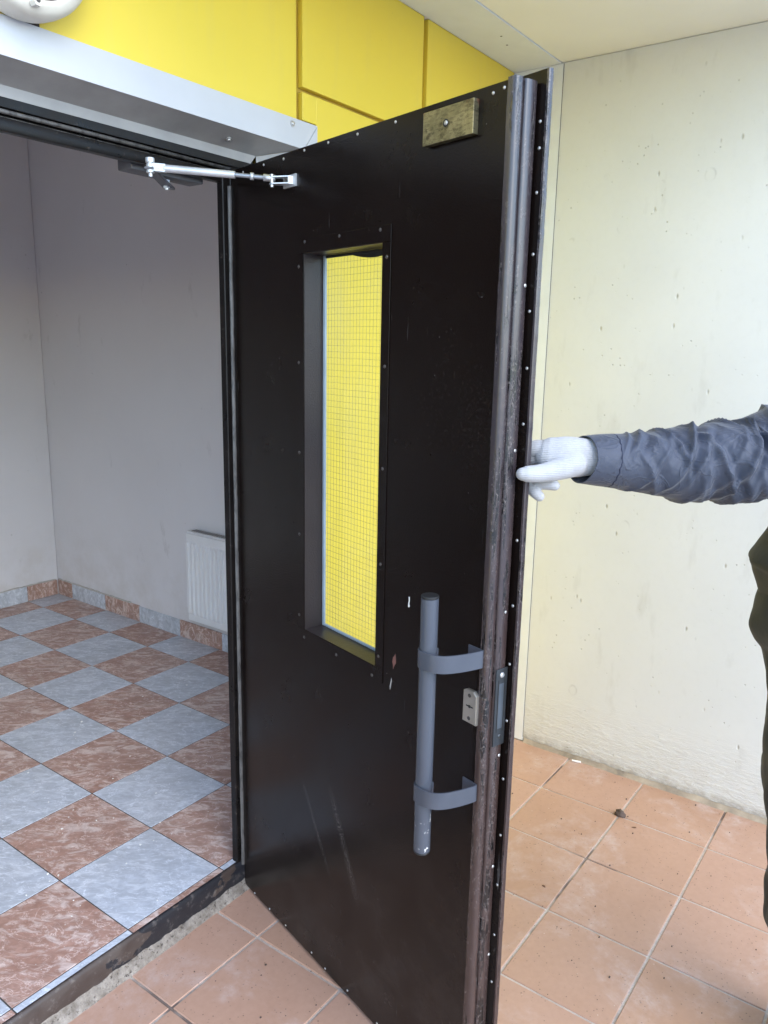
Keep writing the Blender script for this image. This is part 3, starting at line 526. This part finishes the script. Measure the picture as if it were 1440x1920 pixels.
# pull handle: tube and two bent straps
ph = MB().cyl((.8985, -.082, .677), (.8985, -.082, 1.208), .0168, n=32, bev=.0006).build('pull_handle', ENAM, door, 40)
MB().cyl((.8985, -.082, 1.2085), (.8985, -.082, 1.2135), .0172, n=32, bev=.001).build('end_cap', BLACK, ph, 40)
MB().cyl((.8985, -.082, .6725), (.8985, -.082, .6765), .0166, n=32, bev=.001).build('end_cap', BLACK, ph, 40)
def strap(zc):
    pts = [(.8985 + .0186 * math.cos(a), -.082 + .0186 * math.sin(a)) for a in [math.radians(t) for t in range(60, 271, 15)]]
    pts += [(p.x, p.y) for p in cr([(.8985, -.1006, 0), (.925, -.0965, 0), (.9445, -.080, 0), (.9575, -.048, 0), (.9645, -.014, 0), (.9655, -.0045, 0)], 5)][1:]
    pts += [(.9650, -.0022), (.9625, -.0016), (.9270, -.0016)]
    P = [Vector((x, y, 0)) for x, y in pts]; b = MB(); rings = []
    for i, p in enumerate(P):
        t = (P[min(i + 1, len(P) - 1)] - P[max(i - 1, 0)]).normalized(); nn = Vector((-t.y, t.x, 0)) * .0014
        rings.append([p - nn + Vector((0, 0, zc - .0175)), p + nn + Vector((0, 0, zc - .0175)), p + nn + Vector((0, 0, zc + .0175)), p - nn + Vector((0, 0, zc + .0175))])
    b.loft(rings, smooth=False); return b.build('strap', ENAM_P, ph, 35)
strap(1.0885); strap(.806)
# magnet armature plate
ap = MB().box(.7628, .8926, -.0135, -.0003, 2.0288, 2.086, .0009, 2).build('armature_plate', STEELP, door)
MB().cyl((.824, -.0134, 2.0585), (.824, -.0142, 2.0585), .0068, n=18).build('screw_recess', BLACK, ap)
MB().dome((.825, -.0142, 2.0582), (0, -1, 0), .0043, .0016, 12).build('screw', ZINC, ap)
# paint chips
def chip(name, mat, pts): MB().prism([(u, -.0006, z) for u, z in pts], (0, .0005, 0)).build(name, mat, door)
chip('paint_chip', CHIPW, [(.7425, 1.131), (.7455, 1.1295), (.748, 1.133), (.7462, 1.1375), (.7475, 1.146), (.7465, 1.1535), (.744, 1.153), (.7445, 1.144), (.743, 1.1385)])
chip('paint_chip', CHIPR, [(.6985, .974), (.702, .983), (.7075, .991), (.7065, 1.0025), (.7045, 1.012), (.7015, 1.006), (.697, 1.001), (.695, .990), (.6975, .983)])
chip('paint_chip', plain('grey_chip', (.35, .33, .31), .7), [(.689, .922), (.692, .932), (.6945, .945), (.693, .952), (.6905, .941), (.688, .931)])
# hinges on the far edge
for z in (.25, 1.05, 1.85): MB().cyl((-.004, .070, z), (-.004, .070, z + .12), .009, n=14, bev=.001).build('hinge', FRAME, door)

# ---------------------------------------------------------------- door closer
dc = thing('door_closer', 'grey overhead door closer with aluminium arm reaching to the open door', 'door closer', (1.32, 1.64, 2.06))
def K(q, name, mat, sa=None, par=None):
    o = q.build(name, mat, dc, sa); o.matrix_parent_inverse = Matrix.Translation((-1.32, -1.64, -2.06)); return o
K(MB().box(1.222, 1.440, 1.6365, 1.690, 2.0625, 2.112, .005, 2), 'closer_body', CLOSER, 40)
el = Vector((1.2335, 1.582, 2.062)); sp_ = Vector((1.3345, 1.652, 2.046)); cv = Vector((1.3997, 1.3472, 2.0420))
# main arm: flat bar
t = (sp_ - el); t.z = 0; t.normalize(); nn = Vector((-t.y, t.x, 0)); a0, a1 = el - t * .012, sp_ + t * .028
b = MB(); b.prism([a0 - nn * .010 + Vector((0, 0, -.006)), a0 + nn * .010 + Vector((0, 0, -.006)), Vector((a1.x, a1.y, 2.040)) + nn * .013, Vector((a1.x, a1.y, 2.040)) - nn * .013], (0, 0, .005)); K(b, 'main_arm', CLOSER)
K(MB().cyl(sp_ + Vector((0, 0, -.007)), sp_ + Vector((0, 0, .012)), .009, n=6).cyl(sp_ + Vector((0, 0, -.011)), sp_ + Vector((0, 0, -.007)), .006, n=14), 'spindle_nut', ALU, 40)
K(MB().cyl(el + Vector((0, 0, .009)), el + Vector((0, 0, .020)), .0105, n=20, bev=.001).cyl(el + Vector((0, 0, -.013)), el + Vector((0, 0, .006)), .0095, n=20, bev=.001).cyl(el + Vector((0, 0, -.021)), el + Vector((0, 0, -.013)), .005, n=12).cyl(el + Vector((0, 0, .006)), el + Vector((0, 0, .009)), .0075, n=16), 'elbow_joint', ALU, 40)
d1 = (cv - el).normalized(); side = d1.cross(Vector((0, 0, 1))).normalized()
b = MB(); p0 = el + d1 * .006; p1 = el + d1 * .036; up = side.cross(d1); b.loft([[p + side * a_ * .0075 + up * b_ * .0085 for a_, b_ in ((-1, -1), (1, -1), (1, 1), (-1, 1))] for p in (p0, p1)], smooth=False); b.cyl(p0 + d1 * .014 - side * .009, p0 + d1 * .014 + side * .009, .0035, n=10); K(b, 'elbow_clevis', ALU)
K(MB().cyl(el + d1 * .032, el + d1 * .197, .0088, .0082, n=20, bev=.0008), 'arm_tube', ALU, 40)
K(MB().cyl(el + d1 * .196, el + d1 * .275, .0048, n=14), 'threaded_rod', plain('rod_grey', (.30, .32, .34), .4, .6), 40)
K(MB().cyl(el + d1 * .232, el + d1 * .240, .0085, n=6), 'lock_nut', ALU)
# shoe on the door
Mo = Matrix.Translation((1.4976, 1.5967, 0)) @ Matrix.Rotation(math.radians(255), 4, 'Z')
def loc(u, w_, z): return Mo @ Vector((u, w_, z))
b = MB(); b.cyl(el + d1 * .262, el + d1 * .290, .0078, n=4); K(b, 'rod_end', ALU)
b = MB()
for zc in (2.0285, 2.0430):
    b.prism([loc(u, w_, zc) for u, w_ in ((.256, -.034), (.260, -.0405), (.270, -.0405), (.302, -.016), (.305, -.0045), (.276, -.0045))], (0, 0, .0026))
b.prism([loc(u, w_, 2.0235) for u, w_ in ((.262, -.0004), (.315, -.0004), (.315, -.0042), (.262, -.0042))], (0, 0, .0265))
b.prism([loc(u, w_, 2.0312) for u, w_ in ((.3000, -.0165), (.3030, -.0160), (.3055, -.0044), (.3020, -.0044))], (0, 0, .0117))
K(b, 'shoe_bracket', ALU)
for pa, pb, rr_ in (((.2645, -.036, 2.0225), (.2645, -.036, 2.0505), .0045), ((.278, -.0043, 2.0365), (.278, -.011, 2.0365), .0055), ((.293, -.0043, 2.0365), (.293, -.010, 2.0365), .0045)): K(MB().cyl(loc(*pa), loc(*pb), rr_, n=12), 'bolt', ZINC, 40)

# ---------------------------------------------------------------- bulkhead lamp over the door
LX, LZ = .895, 2.378
la = thing('bulkhead_lamp', 'round off-white bulkhead lamp on the yellow wall above the door', 'lamp', (LX, YF, LZ))
def lathe(pr, n=64):
    b = MB(); b.loft([[(r * math.cos(2 * math.pi * i / n), y, r * math.sin(2 * math.pi * i / n)) for i in range(n)] for r, y in pr], caps=False); return b
lathe([(.118, 0), (.125, -.003), (.1285, -.014), (.130, -.030), (.130, -.048), (.127, -.060), (.121, -.067), (.112, -.071), (.1035, -.074), (.102, -.066)]).build('housing', LAMPW, la)
lathe([(.1019, -.064), (.100, -.0645), (.0955, -.066)]).build('seam', SEAM, la)
lathe([(.0958, -.065), (.095, -.076), (.086, -.088), (.055, -.104), (.025, -.111), (.001, -.112)]).build('diffuser', DIFF, la)
b = MB(); ang = math.radians(268)
ex_ = Vector((math.cos(ang), 0, math.sin(ang))); ey_ = Vector((-math.sin(ang), 0, math.cos(ang)))
for (ra, rb, wd, y) in ((.080, .1200, .0085, -.087), ): b.prism([ex_ * a_ + ey_ * b_ + Vector((0, y, 0)) for a_, b_ in [(ra, -wd), (rb - .006, -wd), (rb, -wd * .5), (rb, wd * .5), (rb - .006, wd), (ra, wd)]], (0, .016, 0))
b.build('clip', LAMPW, la); MB().cyl(ex_ * .111 + Vector((0, -.0868, 0)), ex_ * .111 + Vector((0, -.0878, 0)), .0045, n=14).build('screw', DULL, la)
b = MB(); rings = []
for z in (-.125, -.120, -.1165, -.1145, -.113): rings.append([(.052 + .013 * math.cos(t_) + random.uniform(-.0015, .0015), -.003 + .006 * math.sin(t_) + random.uniform(-.001, .001), z + .018) for t_ in [2 * math.pi * i / 14 for i in range(14)]])
MB().box(.018, .048, -.0022, -.0005, -.1245, -.075, .0005).build('cable_slot', BLACK, la)
b = MB()
for k in range(9): b.cyl((.022 + .0028 * k, -.004, -.1242), (.021 + .0029 * k + random.uniform(-.002, .002), -.006 - random.uniform(0, .003), -.098), .0011, n=6)
b.build('frayed_cable', DULL, la)

# ---------------------------------------------------------------- litter on the floors
def blob(name, p, s, mat, seed, label, cat, group=None):
    b = bmesh.new(); bmesh.ops.create_icosphere(b, subdivisions=3, radius=1)
    for v in b.verts:
        k = 1 + .35 * noise.noise(v.co * 1.6 + Vector((seed, 0, 0))) + .15 * noise.noise(v.co * 5 + Vector((seed, 3, 0))); v.co = Vector((v.co.x * s[0], v.co.y * s[1], max(v.co.z * k, -.3) * s[2])) * k
    for f in b.faces: f.smooth = True
    me = bpy.data.meshes.new(name); b.to_mesh(me); b.free(); return tag(link(name, me, mat, None, p), label, cat, group)
blob('dirt_clod', (2.606, .793, .004), (.014, .018, .017), DIRT, 1, 'small dark clod of dirt at a tile corner on the porch floor', 'dirt')
bt = MB().cyl((0, -.018, 0), (0, .018, 0), .0042, n=12, bev=.0008).build('cigarette_end', PAPER, None, 40, (2.862, 1.07, .0052)); bt.rotation_euler = (0, 0, .25); tag(bt, 'white cigarette end lying at the foot of the concrete wall', 'litter')
def flake(x, y, z, s, seed, lab, mat, grp):
    b = MB(); rr = random.Random(seed); b.prism([(s * rr.uniform(.6, 1.2) * math.cos(a), s * .55 * rr.uniform(.6, 1.2) * math.sin(a), 0) for a in [2 * math.pi * i / 7 for i in range(7)]], (0, 0, .0012)); o = b.build('leaf_scrap', mat, None, None, (x, y, z)); o.rotation_euler = (.05, .04, rr.uniform(0, 3)); return tag(o, lab, 'litter', grp)
flake(2.076, .85, .0012, .008, 1, 'brown leaf scrap on the porch tile close to the door edge', LEAF, 'leaf scraps on the porch floor')
flake(2.5627, .7265, .0012, .008, 2, 'brown leaf scrap just in front of the dirt clod', LEAF, 'leaf scraps on the porch floor')
flake(.79, 2.47, ZL + .001, .016, 3, 'black leaf scrap on a lobby tile at the left edge of the picture', BLACK, 'dark scraps on the lobby floor')
flake(1.02, 2.95, ZL + .001, .010, 4, 'black leaf scrap deeper in the lobby near a white crumb', BLACK, 'dark scraps on the lobby floor')
b = MB(); rr = random.Random(11)
for k in range(620):
    x, y = rr.uniform(.3, 2.86), rr.uniform(-.2, 1.58); s_ = abs(rr.gauss(0, .0009)) + .0007
    if noise.noise((x * 2.3, y * 2.3, 4)) + rr.uniform(-.3, .3) < 0: continue
    b.box(x - s_, x + s_, y - s_ * .7, y + s_ * .7, .0005, .0005 + s_)
gr = b.build('grit', DIRT); struct(gr, 'stuff'); gr['label'] = 'dark grit scattered over the terracotta porch tiles'
b = MB()
for k in range(260):
    x, y = rr.uniform(.5, 2.5), 1.66 + abs(rr.gauss(0, .9)); s_ = abs(rr.gauss(0, .0009)) + .0006
    if y < 4.3: b.box(x - s_, x + s_, y - s_ * .7, y + s_ * .7, ZL + .0003, ZL + .0003 + s_)
gr = b.build('grit', PAPER); struct(gr, 'stuff'); gr['label'] = 'pale crumbs scattered over the lobby tiles'

# ---------------------------------------------------------------- the person holding the door
pe_ = thing('person', 'person in grey work jacket and white glove holding the door open, mostly out of frame', 'person', (1.80, .12, 0))
def PP(o): o.parent = pe_; o.matrix_parent_inverse = Matrix.Translation((-1.80, -.12, 0)); return o
def skin(name, chains, mat, sub=2, vox=0.0):
    """chains: lists of ((x,y,z), r); a chain starting with an int joins that vertex"""
    vs, es, rs = [], [], []
    for ch in chains:
        prev = None
        for e in ch:
            if isinstance(e, int): prev = e; continue
            vs.append(e[:3]); rs.append(e[3] if not isinstance(e[3], tuple) else e[3])
            if prev is not None: es.append((prev, len(vs) - 1))
            prev = len(vs) - 1
    me = bpy.data.meshes.new(name); me.from_pydata(vs, es, []); o = bpy.data.objects.new(name, me); C.objects.link(o)
    sk = o.modifiers.new('skin', 'SKIN'); sk.use_smooth_shade = True
    for i, r in enumerate(rs): me.skin_vertices[0].data[i].radius = (r, r) if not isinstance(r, tuple) else r
    me.skin_vertices[0].data[0].use_root = True
    ss = o.modifiers.new('sub', 'SUBSURF'); ss.levels = sub; ss.render_levels = sub
    if vox:
        rm = o.modifiers.new('remesh', 'REMESH'); rm.mode = 'VOXEL'; rm.voxel_size = vox; rm.use_smooth_shade = True
        sm_ = o.modifiers.new('smooth', 'SMOOTH'); sm_.factor = .5; sm_.iterations = 9
    dg = bpy.context.evaluated_depsgraph_get(); m2 = bpy.data.meshes.new_from_object(o.evaluated_get(dg)); bpy.data.objects.remove(o)
    m2.materials.clear(); m2.materials.append(mat)
    for p in m2.polygons: p.use_smooth = True
    return m2
fdir, sdir = Vector((-.83, .55, 0)), Vector((.55, .83, 0))
def at(c, f=0, s=0, z=0): v = Vector((c[0], c[1], 0)) + fdir * f + sdir * s; return (v.x, v.y, z)
cc = (1.90, .07)
hipA, hipB = at(cc, 0, .06, .90), at(cc, 0, -.10, .90)
body = skin('body', [
    [(*at(cc, 0, 0, .95), .12), (*at(cc, .01, 0, 1.12), .115), (*at(cc, 0, 0, 1.30), .125), (*at(cc, -.01, 0, 1.42), .09), (*at(cc, 0, 0, 1.50), .055), (*at(cc, .02, 0, 1.56), .06), (*at(cc, .03, 0, 1.66), .098), (*at(cc, .02, 0, 1.74), .08)],
    [0, (*hipA, .08), (1.888, .128, .50, .05), (1.918, .092, .10, .036), (1.85, .135, .05, .03)],
    [0, (*hipB, .08), (*at(cc, .02, -.11, .50), .05), (*at(cc, -.03, -.11, .10), .036), (*at(cc, .08, -.11, .05), .03)],
    [3, (1.86, .13, 1.43, .055), (1.66, .295, 1.475, .042), (1.45, .495, 1.465, .031), (1.420, .5235, 1.474, .037), (1.406, .5360, 1.4745, .036)],
    [3, (*at(cc, 0, -.19, 1.42), .055), (*at(cc, .02, -.25, 1.15), .042), (*at(cc, .12, -.22, .92), .03)]], SKIN)
PP(link('body', body, None))
# glove
def G(l): return [(*p[:3], p[3]) for p in l]
def tube(b, pts, n=20, sub=6, squash=None):
    P = cr([p[:3] for p in pts], sub); Rr = [max(v.x, .003) for v in cr([(p[3], 0, 0) for p in pts], sub)]; rings = []
    def ring(c, t, r):
        q = t.to_track_quat('Z', 'Y'); out = []
        for k in range(n):
            v = q @ Vector((r * math.cos(2 * math.pi * k / n), r * math.sin(2 * math.pi * k / n), 0))
            if squash: ax, f = squash; v -= ax * v.dot(ax) * (1 - f)
            out.append(c + v)
        return out
    T_ = [(P[min(i + 1, len(P) - 1)] - P[max(i - 1, 0)]).normalized() for i in range(len(P))]
    for a_ in (80, 60, 35, 15): a2 = math.radians(a_); rings.append(ring(P[0] - T_[0] * Rr[0] * math.sin(a2) * .6, T_[0], Rr[0] * math.cos(a2)))
    for p, t, r in zip(P, T_, Rr): rings.append(ring(p, t, r))
    for a_ in (15, 35, 60, 80): a2 = math.radians(a_); rings.append(ring(P[-1] + T_[-1] * Rr[-1] * math.sin(a2), T_[-1], Rr[-1] * math.cos(a2)))
    b.loft(rings)
gd = Vector((.79, .59, 0)).normalized()        # depth axis of the hand: the palm is flatter along it
gb = MB()
tube(gb, [(1.4100, .5290, 1.4730, .0330), (1.3985, .5420, 1.4728, .0345), (1.3850, .5590, 1.4722, .0372), (1.3700, .5820, 1.4724, .0385), (1.3600, .6000, 1.4740, .0350)], squash=(gd, .70))
tube(gb, [(1.3640, .5980, 1.4830, .0190), (1.3520, .6230, 1.4850, .0178), (1.3474, .6391, 1.4835, .0160), (1.3478, .6691, 1.4785, .0128), (1.3441, .6931, 1.4745, .0100)])
tube(gb, [(1.3640, .5980, 1.4660, .0200), (1.3560, .6200, 1.4670, .0172), (1.3517, .6368, 1.4665, .0145), (1.3497, .6667, 1.4590, .0120), (1.3464, .6898, 1.4545, .0100)])
tube(gb, [(1.3640, .5990, 1.4520, .0180), (1.3566, .6136, 1.4425, .0140), (1.3458, .6295, 1.4292, .0118), (1.3341, .6364, 1.4197, .0110), (1.3277, .6161, 1.4067, .0106), (1.3278, .6067, 1.4000, .0098)])
tube(gb, [(1.3690, .5860, 1.4500, .0170), (1.3616, .5940, 1.4405, .0135), (1.3486, .6111, 1.4289, .0115), (1.3382, .6167, 1.4225, .0108), (1.3387, .5910, 1.4225, .0104), (1.3405, .5830, 1.4217, .0096)])
tube(gb, [(1.3760, .5590, 1.4640, .0260), (1.3580, .5690, 1.4580, .0235), (1.3360, .5795, 1.4525, .0200), (1.3075, .5963, 1.4476, .0168), (1.2860, .6135, 1.4465, .0150), (1.2790, .6200, 1.4465, .0120)])
gm_ = gb.mesh('glove', KNIT); go = bpy.data.objects.new('glove_source', gm_); C.objects.link(go)
rm = go.modifiers.new('remesh', 'REMESH'); rm.mode = 'VOXEL'; rm.voxel_size = .0014
sm_ = go.modifiers.new('smooth', 'SMOOTH'); sm_.factor = .5; sm_.iterations = 10
glove = bpy.data.meshes.new_from_object(go.evaluated_get(bpy.context.evaluated_depsgraph_get())); bpy.data.objects.remove(go)
if not glove.materials: glove.materials.append(KNIT)
for p in glove.polygons: p.use_smooth = True
PP(link('glove', glove, None))
# sleeve: swept tube with folds
armp = [(1.3890, .5515, 1.4705, .0425), (1.4178, .5245, 1.4679, .0490), (1.4492, .4945, 1.4640, .0545), (1.4878, .4565, 1.4620, .0625), (1.53, .4189, 1.4606, .0715), (1.5785, .3726, 1.4622, .0765), (1.6254, .3253, 1.4662, .079), (1.6652, .287, 1.4800, .084), (1.7274, .2235, 1.4860, .094), (1.79, .165, 1.46, .105), (1.83, .13, 1.42, .11)]
cl = [Vector(p) for p in cr([(*p[:3],) for p in armp], 26)]; rl = [v.x for v in cr([(p[3], 0, 0) for p in armp], 26)]
NT = 128
fr_ = random.Random(23); FOLDS = []
for k in range(34):
    s0 = .06 + .70 * (fr_.random() ** .8); FOLDS.append((s0, fr_.uniform(-1.9, 1.9), fr_.choice((-1, 1)) * fr_.uniform(.022, .060), fr_.uniform(.010, .030), fr_.uniform(.005, .0125) * (.55 + .75 * min(1, s0 / .5)), fr_.uniform(.7, 1.5)))
FOLDS += [(.36, .2, .05, .020, .014, 1.2), (.47, .3, -.055, .018, .016, 1.3), (.55, .1, .05, .018, .017, 1.2), (.64, .4, -.05, .018, .016, 1.2), (.25, -.2, -.05, .020, .008, 1.2)]
def sleeve_r(i, th, r):
    s_ = i / len(cl); q_ = Vector((math.cos(th) * .9, math.sin(th) * .9, s_ * 7.0)); f = -.004 * min(1, s_ / .2)
    ss_ = s_ + .010 * noise.noise(q_ * 1.3) + .005 * noise.noise(q_ * 3.1)
    for s0, t0_, kk, wd, am, sp2 in FOLDS:
        dt_ = (th - t0_ + math.pi) % (2 * math.pi) - math.pi
        if abs(dt_) > sp2 * 1.6: continue
        x = (ss_ - s0 - kk * dt_) / wd
        if -3.5 < x < 3.5: f += am * math.exp(-abs(dt_ / sp2) ** 3) * (math.exp(-abs(x) * 2.1) if x < 0 else math.exp(-x * 1.0) - .62 * math.exp(-((x - 1.5) * 1.2) ** 2))
    f += .0022 * noise.noise(q_ * 2.4 + Vector((2, 8, 1))) + .0008 * noise.noise(q_ * 9)
    return r + min(1.0, max(0.0, (s_ - .05) / .16)) * f * (r / .075) * .72
b = MB(); rings = []; up0 = Vector((0, 0, 1))
for i, p in enumerate(cl):
    t = (cl[min(i + 1, len(cl) - 1)] - cl[max(i - 1, 0)]).normalized(); sd_ = t.cross(up0).normalized(); u_ = sd_.cross(t)
    rings.append([p + (sd_ * math.cos(th) + u_ * math.sin(th)) * sleeve_r(i, th, rl[i]) * (1 + (.10 * max(0, -math.sin(th)) * max(0, 1 - i / 40))) + t * (.009 * math.cos(th) - .006 * max(0, -math.sin(th))) * max(0, 1 - i / 30) ** 1.3 for th in [2 * math.pi * k / NT for k in range(NT)]])
t0_ = (cl[1] - cl[0]).normalized(); inner = []
for dpt, kk in ((.0, .965), (.012, .94), (.035, .90), (.07, .86)): inner.append([cl[0] + t0_ * dpt + (v - cl[0]) * kk for v in rings[0]])
b.loft(inner[::-1] + rings, caps=False)
slv = PP(b.build('jacket_sleeve', SLEEVE))
q = MB(); idx = 34; pts = rings[idx]; cen = cl[idx]
ring_o = [[cen + (v - cen) * 1.003 + t0_ * (.001 * math.sin(k) - .0012 * sgn) for k, v in enumerate(pts)] for sgn in (-1, 1)]
ring_o2 = [[cen + (v - cen) * .99 + t0_ * (-.0012 * sgn) for v in pts] for sgn in (1, -1)]
q.loft([ring_o[0], ring_o[1], ring_o2[0]], caps=False); o = q.build('cuff_seam', STITCH); o.parent = slv
o.matrix_parent_inverse = slv.matrix_world.inverted() if False else Matrix.Translation((0, 0, 0)); 
# the other arm hangs down: sleeve and relaxed glove
b = MB(); tube(b, [(*at(cc, -.01, -.13, 1.455), .075), (*at(cc, 0, -.21, 1.40), .085), (*at(cc, .01, -.25, 1.28), .074), (*at(cc, .02, -.265, 1.15), .066), (*at(cc, .07, -.255, 1.03), .060), (*at(cc, .12, -.235, .93), .054)], n=40, sub=10)
for v in b.bm.verts: v.co += (v.co - Vector(at(cc, .02, -.25, v.co.z))).normalized() * .010 * noise.noise(v.co * 14)
PP(b.build('jacket_sleeve', SLEEVE))
gb = MB(); hx = Vector(at(cc, .13, -.232, .90)); dn = (fdir * .18 + Vector((0, 0, -1))).normalized()
def hp(a_, f_, s2_, r): v = hx + dn * a_ + fdir * f_ + sdir * s2_; return (v.x, v.y, v.z, r)
tube(gb, [hp(-.03, 0, 0, .031), hp(.02, .0, 0, .036), (hp(.06, .0, 0, .040)), hp(.09, 0, 0, .036)], squash=(sdir, .55))
for f_, L_ in ((-.028, .055), (-.010, .070), (.010, .078), (.028, .068)): tube(gb, [hp(.085, f_, 0, .0105), hp(.085 + L_ * .5, f_ * 1.1, .006, .0100), hp(.085 + L_, f_ * 1.1, .026, .0085)])
tube(gb, [hp(.02, .025, .005, .016), hp(.055, .048, .012, .0135), (hp(.085, .052, .020, .0110))])
gm_ = gb.mesh('glove', KNIT); go = bpy.data.objects.new('glove_source', gm_); C.objects.link(go)
rm = go.modifiers.new('remesh', 'REMESH'); rm.mode = 'VOXEL'; rm.voxel_size = .002
sm_ = go.modifiers.new('smooth', 'SMOOTH'); sm_.factor = .5; sm_.iterations = 6
gm_ = bpy.data.meshes.new_from_object(go.evaluated_get(bpy.context.evaluated_depsgraph_get())); bpy.data.objects.remove(go)
if not gm_.materials: gm_.materials.append(KNIT)
for p in gm_.polygons: p.use_smooth = True
PP(link('glove', gm_, None))
# jacket body and trousers as lofted cloth
def ell(c, rf, rs, z, seed=0, amp=.01, n=72):
    out = []
    for k in range(n):
        a = 2 * math.pi * k / n; ca, sa = math.cos(a), math.sin(a); e = 1 + amp / max(rf, .05) * (noise.noise((ca * 1.8, sa * 1.8, z * 7 + seed)) + .5 * noise.noise((ca * 4, sa * 4, z * 16 + seed)))
        v = Vector((c[0], c[1], 0)) + fdir * rf * ca * e + sdir * rs * sa * e; out.append((v.x, v.y, z))
    return out
jr = [(1.135, (1.892, 0.1238), 0.15, 0.21), (1.165, (1.8891, 0.1279), 0.155, 0.215), (1.2, (1.8831, 0.136), 0.16, 0.22), (1.218, (1.8802, 0.14), 0.162, 0.222), (1.25, (1.8895, 0.1272), 0.155, 0.22), (1.3, (1.9031, 0.1086), 0.15, 0.215), (1.38, (1.9125, 0.0958), 0.145, 0.215), (1.44, (1.9102, 0.099), 0.13, 0.205), (1.49, (1.9036, 0.108), 0.095, 0.13), (1.52, (1.9011, 0.1114), 0.075, 0.08)]
jz = [Vector((r[1][0], r[1][1], r[0])) for r in jr]; jp = cr([(r[0], r[1][0], r[1][1]) for r in jr], 6); jq = cr([(r[2], r[3], 0) for r in jr], 6)
b = MB(); b.loft([ell((p.y, p.z), q_.x, q_.y, p.x, 1) for p, q_ in zip(jp, jq)], caps=False)
PP(b.build('jacket', OLIVE))
def leg(path, seed, name):
    cp = cr([(p[0], p[1], p[2]) for p in path], 10); rp_ = cr([(p[3], p[4], 0) for p in path], 10); b = MB()
    b.loft([ell((p.x, p.y), r.x, r.y, p.z, seed, .012) for p, r in zip(cp, rp_)], caps=True); return PP(b.build(name, OLIVE))
leg([(1.8782, 0.1429, 1.18, 0.12, 0.18), (1.8763, 0.1454, 1.13, 0.13, 0.19), (1.8716, 0.1519, 1.075, 0.13, 0.19), (1.8739, 0.1487, 1.035, 0.12, 0.185), (1.88, 0.1404, 1.0, 0.11, 0.17), (1.8773, 0.1441, 0.93, 0.106, 0.13), (1.8741, 0.1485, 0.834, 0.104, 0.11), (1.8744, 0.148, 0.73, 0.102, 0.105), (1.8831, 0.1362, 0.622, 0.096, 0.096), (1.89, 0.1267, 0.54, 0.092, 0.09), (1.8918, 0.1243, 0.44, 0.09, 0.088), (1.8934, 0.122, 0.35, 0.09, 0.086), (1.9097, 0.0998, 0.268, 0.08, 0.08), (1.9163, 0.0908, 0.16, 0.078, 0.08), (1.9205, 0.0851, 0.07, 0.08, 0.082)], 3, 'trouser_leg')
leg([(*at(cc, -.01, -.02, 0)[:2], 1.17, .13, .19), (*at(cc, -.005, -.03, 0)[:2], 1.06, .13, .18), (*at(cc, .0, -.10, 0)[:2], .90, .115, .115), (*at(cc, .01, -.11, 0)[:2], .70, .10, .10), (*at(cc, .02, -.11, 0)[:2], .50, .09, .09), (*at(cc, -.02, -.11, 0)[:2], .30, .08, .08), (*at(cc, -.03, -.11, 0)[:2], .07, .08, .082)], 6, 'trouser_leg')
def shoe(c):
    b = MB(); rings = []
    for f, w_, h in ((-.09, .028, .05), (-.08, .036, .075), (-.02, .040, .085), (.06, .044, .07), (.12, .046, .05), (.165, .038, .038), (.18, .018, .02)):
        v = Vector((c[0], c[1], 0)) + fdir * f; rings.append([tuple(v + sdir * w_ * math.cos(a) + Vector((0, 0, .004 + h * max(0, math.sin(a))))) for a in [math.pi * 2 * k / 20 for k in range(20)]])
    PP(b.loft(rings).build('shoe', SHOE))
shoe((1.918, .092)); shoe(at(cc, -.03, -.11)[:2])
b = bmesh.new(); bmesh.ops.create_uvsphere(b, u_segments=28, v_segments=16, radius=1)
hc = Vector(at(cc, .012, 0, 1.70)); bmesh.ops.delete(b, geom=[v for v in b.verts if v.co.z < -.25 or (v.co.x > .45 and v.co.z < .35)], context='VERTS')
for v in b.verts: v.co = hc + fdir * v.co.x * .100 + sdir * v.co.y * .086 + Vector((0, 0, v.co.z * .098))
me = bpy.data.meshes.new('hair'); b.to_mesh(me); b.free()
for p in me.polygons: p.use_smooth = True
PP(link('hair', me, HAIR))
hf = Vector(at(cc, .10, 0, 1.645)); b = MB(); b.loft([[tuple(hf + fdir * f + sdir * w_ * math.cos(a) + Vector((0, 0, z + .008 * math.sin(a)))) for a in [2 * math.pi * k / 12 for k in range(12)]] for f, w_, z in ((-.02, .014, .012), (.0, .013, .0), (.018, .011, -.012), (.008, .006, -.022))]); PP(b.build('nose', SKIN))
for s_ in (-1, 1):
    e = Vector(at(cc, .098, s_ * .032, 1.668)); b = MB(); b.dome(e, fdir, .012, .007, 14); PP(b.build('eye', plain('eye_white', (.75, .73, .7), .2)))
    b = MB(); e2 = Vector(at(cc, .02, s_ * .085, 1.655)); b.dome(e2, sdir * s_, .026, .012, 14); PP(b.build('ear', SKIN))
b = MB(); e = Vector(at(cc, .104, 0, 1.612)); b.loft([[tuple(e + fdir * f + sdir * w_ * math.cos(a) + Vector((0, 0, .006 * math.sin(a) * k))) for a in [2 * math.pi * i / 12 for i in range(12)]] for f, w_, k in ((-.012, .024, 1), (.0, .022, 1), (.004, .012, .6))]); PP(b.build('mouth', plain('lip_skin', (.45, .2, .17), .5)))
